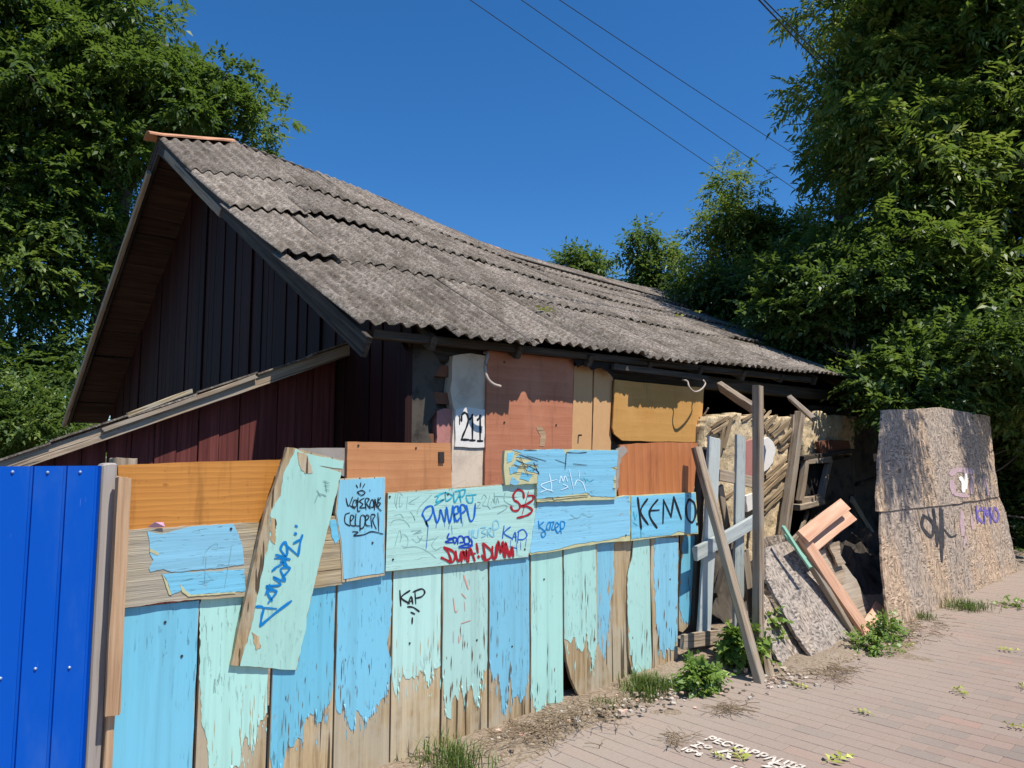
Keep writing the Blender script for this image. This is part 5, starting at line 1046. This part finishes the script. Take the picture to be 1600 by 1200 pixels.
sapling('hedge_tree', (1230, 480), 13.5, [(1110, 450, 45, 25, .6), (1170, 465, 60, 30, .7), (1230, 460, 50, 40, .7), (1280, 410, 50, 40, .6)], 70, 'leafy young tree between the ridge and the shrub', 44, .11, .045, 4, 'shrub', 34)

# ------------------------------------------------------------------ weeds, grass, litter
def grass(name, px, wpx, n, h, seed, label, depth=.1):
    g = random.Random(seed); p = PG(*px); m = MB(); q = PG(px[0]+wpx, px[1]); hw = min(.5, (q-p).length)
    for _ in range(n):
        a = max(-1, min(1, g.gauss(0, .45))); x = p.x+a*hw; y = p.y+g.gauss(0, depth); z = gz(x)+g.uniform(-.01, .03); hh = h*g.uniform(.4, 1.15)*(1-.5*abs(a)); an = g.uniform(0, 6.28); ln = g.uniform(.15, .8)*hh; w = g.uniform(.0015, .003)
        dx, dy = math.cos(an)*ln, math.sin(an)*ln; sx, sy = -math.sin(an)*w, math.cos(an)*w
        m.add([(x-sx, y-sy, z), (x+sx, y+sy, z), (x+dx*.3-sx, y+dy*.3-sy, z+hh*.6), (x+dx*.3+sx, y+dy*.3+sy, z+hh*.6), (x+dx, y+dy, z+hh*.9)], [(0, 1, 3, 2), (2, 3, 4)], g.random())
    tag(m.build(name, M['blade'], org=(p.x, p.y, gz(p.x))), label, 'grass', kind='stuff')
grass('grass_tuft', (705, 1205), 60, 420, .17, 1, 'coarse grass tuft at the foot of the bare planks')
grass('grass_tuft', (1010, 1085), 55, 700, .15, 2, 'long grass tuft at the fence foot below the half bare plank', .07)
grass('grass_tuft', (940, 1108), 40, 240, .06, 3, 'short grass fringe beside the torn plank', .05)
grass('grass_tuft', (1508, 952), 34, 420, .10, 4, 'bright grass tuft at the foot of the hoarding')
grass('grass_tuft', (1445, 968), 20, 160, .06, 5, 'small grass tuft left of the bright one by the hoarding', .05)
def weed(px, h, wr, n, seed, label, ll=.05, lw=.035, dz=0, pairs=3):
    p = PG(*px); rt = empty('weed', (p.x, p.y, gz(p.x)), label, 'weed'); cs = fillell([(p.x, p.y, gz(p.x)+h*.55, wr, wr*.8, h*.45)], n, seed, .04, .08)
    foliage('leaves', rt, cs, M['weed'], seed, 7, pairs, ll, lw, .3, .09)
    m = MB(); g = random.Random(seed)
    for c in cs[::2]: m.tube([(p.x+g.uniform(-.02, .02), p.y, gz(p.x)), ((p.x+c[0])/2, (p.y+c[1])/2, (gz(p.x)+c[2])/2+.02), c[:3]], .003, 4)
    m.build('stems', M['weed'], rt)
weed((1160, 1046), .28, .10, 22, 1, 'bushy green weed under the slanting prop', .055, .045)
weed((1200, 1030), .30, .06, 10, 2, 'thin weed climbing beside the tall post', .05, .035)
weed((1093, 1078), .13, .09, 14, 3, 'low green weed left of the slanting prop', .05, .03)
weed((1385, 1000), .16, .08, 12, 4, 'small weed below the broken salmon board', .04, .022)
weed((1360, 1016), .07, .16, 12, 5, 'creeping weed on the rubble before the salmon board', .035, .022)
weed((1590, 950), .03, .12, 5, 6, 'tiny weed at the pavement edge far right', .03, .02)
# straw and twigs drifted on the verge
def twigs(px, spread, n, seed, label, ln=.1):
    g = random.Random(seed); p = PG(*px); m = MB()
    for _ in range(n):
        x = p.x+g.gauss(0, spread); y = p.y+g.gauss(0, spread*.55); z = gz(x)+.012+g.random()*.02+(.03 if y > 2.75 else 0); an = g.uniform(0, 6.28); L = ln*g.uniform(.3, 1.2)
        a = Vector((x, y, z)); d = Vector((math.cos(an), math.sin(an), g.uniform(-.05, .12)))*L; b = a+d*.5+Vector((g.uniform(-1, 1), g.uniform(-1, 1), .2))*L*.15
        m.tube([a, b, a+d], g.uniform(.001, .0024), 4)
    tag(m.build('twig_litter', M['twig'], org=p), label, 'twigs', kind='stuff')
M['twig'] = plain('dry_twig', (.23, .165, .10, 1), .9, .5, scale=40)
twigs((880, 1135), .22, 300, 1, 'drift of dry twigs at the foot of the mint planks')
twigs((820, 1160), .16, 140, 8, 'dry twigs at the foot of the blue plank')
twigs((1140, 1112), .065, 80, 2, 'small heap of dry twigs on the dusty paving')
twigs((1060, 1160), .05, 40, 3, 'few dry twigs beside the white lettering')
twigs((1300, 1055), .14, 130, 4, 'twigs below the fallen chipboard')
twigs((1430, 985), .25, 160, 5, 'twigs along the foot of the hoarding')
g = random.Random(5); m = MB(); mats = []
for _ in range(900):
    if g.random() < .55: px_ = (g.uniform(1200, 1440), 0); yb = 1065-(px_[0]-1200)*.36+g.gauss(0, 9)
    else: px_ = (g.uniform(640, 1200), 0); yb = 1190-(px_[0]-640)*.24+g.gauss(0, 12)
    p = PG(px_[0], yb); s = g.uniform(.004, .014)*(1.6 if g.random() < .1 else 1)
    m.box((p.x, p.y, gz(p.x)+.006+(.03 if p.y > 2.7 else 0)), s*2, s*1.5, s, Matrix.Rotation(g.uniform(0, 6), 3, 'Z') @ Matrix.Rotation(g.uniform(-.6, .6), 3, 'X'), g.random())
t = NT('rubble_chips'); a = t.n('Attribute', attribute_name='rnd').outputs['Fac']; M['rub'] = t.done(t.ramp(a, [(0, (.22, .16, .11, 1)), (.5, (.36, .29, .21, 1)), (.8, (.55, .50, .42, 1)), (1, (.62, .36, .26, 1))]), .95)
tag(m.build('rubble_chips', M['rub'], org=(5, 2.6, .1)), 'scattered clay and plaster chips along the wall foot', 'rubble', kind='stuff')
# fallen ash leaves
def leaf(px, size, seed, label, dz=.012, on=None, nrm=None):
    g = random.Random(seed); p = Vector(on) if on else PG(*px); an = g.uniform(0, 6.28); m = MB(); ax = Vector((math.cos(an), math.sin(an), 0)); sd = Vector((-ax.y, ax.x, 0)); up = Vector((0, 0, 1))
    m.tube([p+up*dz-ax*size*.5, p+up*(dz+.01), p+ax*size*.4+up*dz], .0015, 4, col=.4)
    for k in range(4):
        for s in (-1, 1, ) if k < 3 else (0,):
            b = p+ax*size*(-.25+.24*k)+up*dz; d = (ax*.6+sd*s).normalized() if s else ax; L = size*.38*g.uniform(.8, 1.1); w = up.cross(d)*L*.19; lift = up*g.uniform(.004, .03)
            m.add([b, b+d*L*.45+w+lift, b+d*L+lift*.4, b+d*L*.45-w+lift*.6], [(0, 1, 2, 3)], g.random())
    o = m.build('fallen_leaf', M['yleaf']); tag(o, label, 'leaf', 'fallen ash leaves on the paving')
for i, (px_, s, lab) in enumerate([((1158, 1186), .16, 'large yellow green leaf lying on the white lettering'), ((1306, 1190), .17, 'large yellow green leaf right of the white lettering'), ((1124, 1186), .08, 'small yellow leaf beside the large one on the lettering'), ((1352, 1117), .11, 'yellow leaf alone on the paving before the fallen boards'), ((1498, 1083), .13, 'yellow leaf in the middle of the pink paving'), ((1570, 1018), .12, 'yellow leaf farther back on the pink paving'), ((1592, 1140), .10, 'leaf at the right picture edge on the paving'), ((1254, 1076), .12, 'yellow leaf near the foot of the fallen chipboard'), ((1420, 1010), .14, 'pale leaf cluster on the rubble by the hoarding'), ((1596, 1075), .09, 'leaf at the far right edge behind the nearest one')]): leaf(px_, s, i+1, lab)
def onroof(x, y): return hitp(x, y, NF, NF.dot(Vector((6, YEV, ez(6)))))+NF*.03
for i, (px_, lab) in enumerate([((855, 490), 'green leaf spray lying on the roof above the tan boards'), ((1178, 525), 'yellow leaf on the roof near the shrub'), ((1090, 490), 'pale leaf on the upper roof'), ((1060, 498), 'small pale leaf on the roof left of the other pale one')]):
    leaf(None, .30 if i == 0 else .2, 30+i, lab, .0, onroof(*px_))

# ------------------------------------------------------------------ overhead wires
def wire(a, b, da, db, label, sag=.1, rr=.009):
    A = PD(*a, da); B = PD(*b, db); m = MB(); pts = []
    A2 = A+(A-B)*.5; 
    for k in range(25):
        t = k/24; p = A2.lerp(B, t); p.z -= sag*4*t*(1-t); pts.append(p)
    m.tube(pts, rr, 5); tag(m.build('overhead_wire', M['wire'], smooth=True), label, 'wire', 'overhead wires')
wire((745, 0), (1330, 405), 14, 24, 'lowest of three parallel overhead wires above the roof')
wire((825, 0), (1420, 415), 14, 24, 'middle one of three parallel overhead wires above the roof')
wire((885, 0), (1420, 355), 14, 24, 'uppermost of three parallel overhead wires above the roof')
wire((1188, 0), (1330, 150), 9, 13, 'left one of two thicker wires entering the big ash', .02, .011)
wire((1196, 0), (1345, 150), 9, 13, 'right one of two thicker wires entering the big ash', .02, .009)
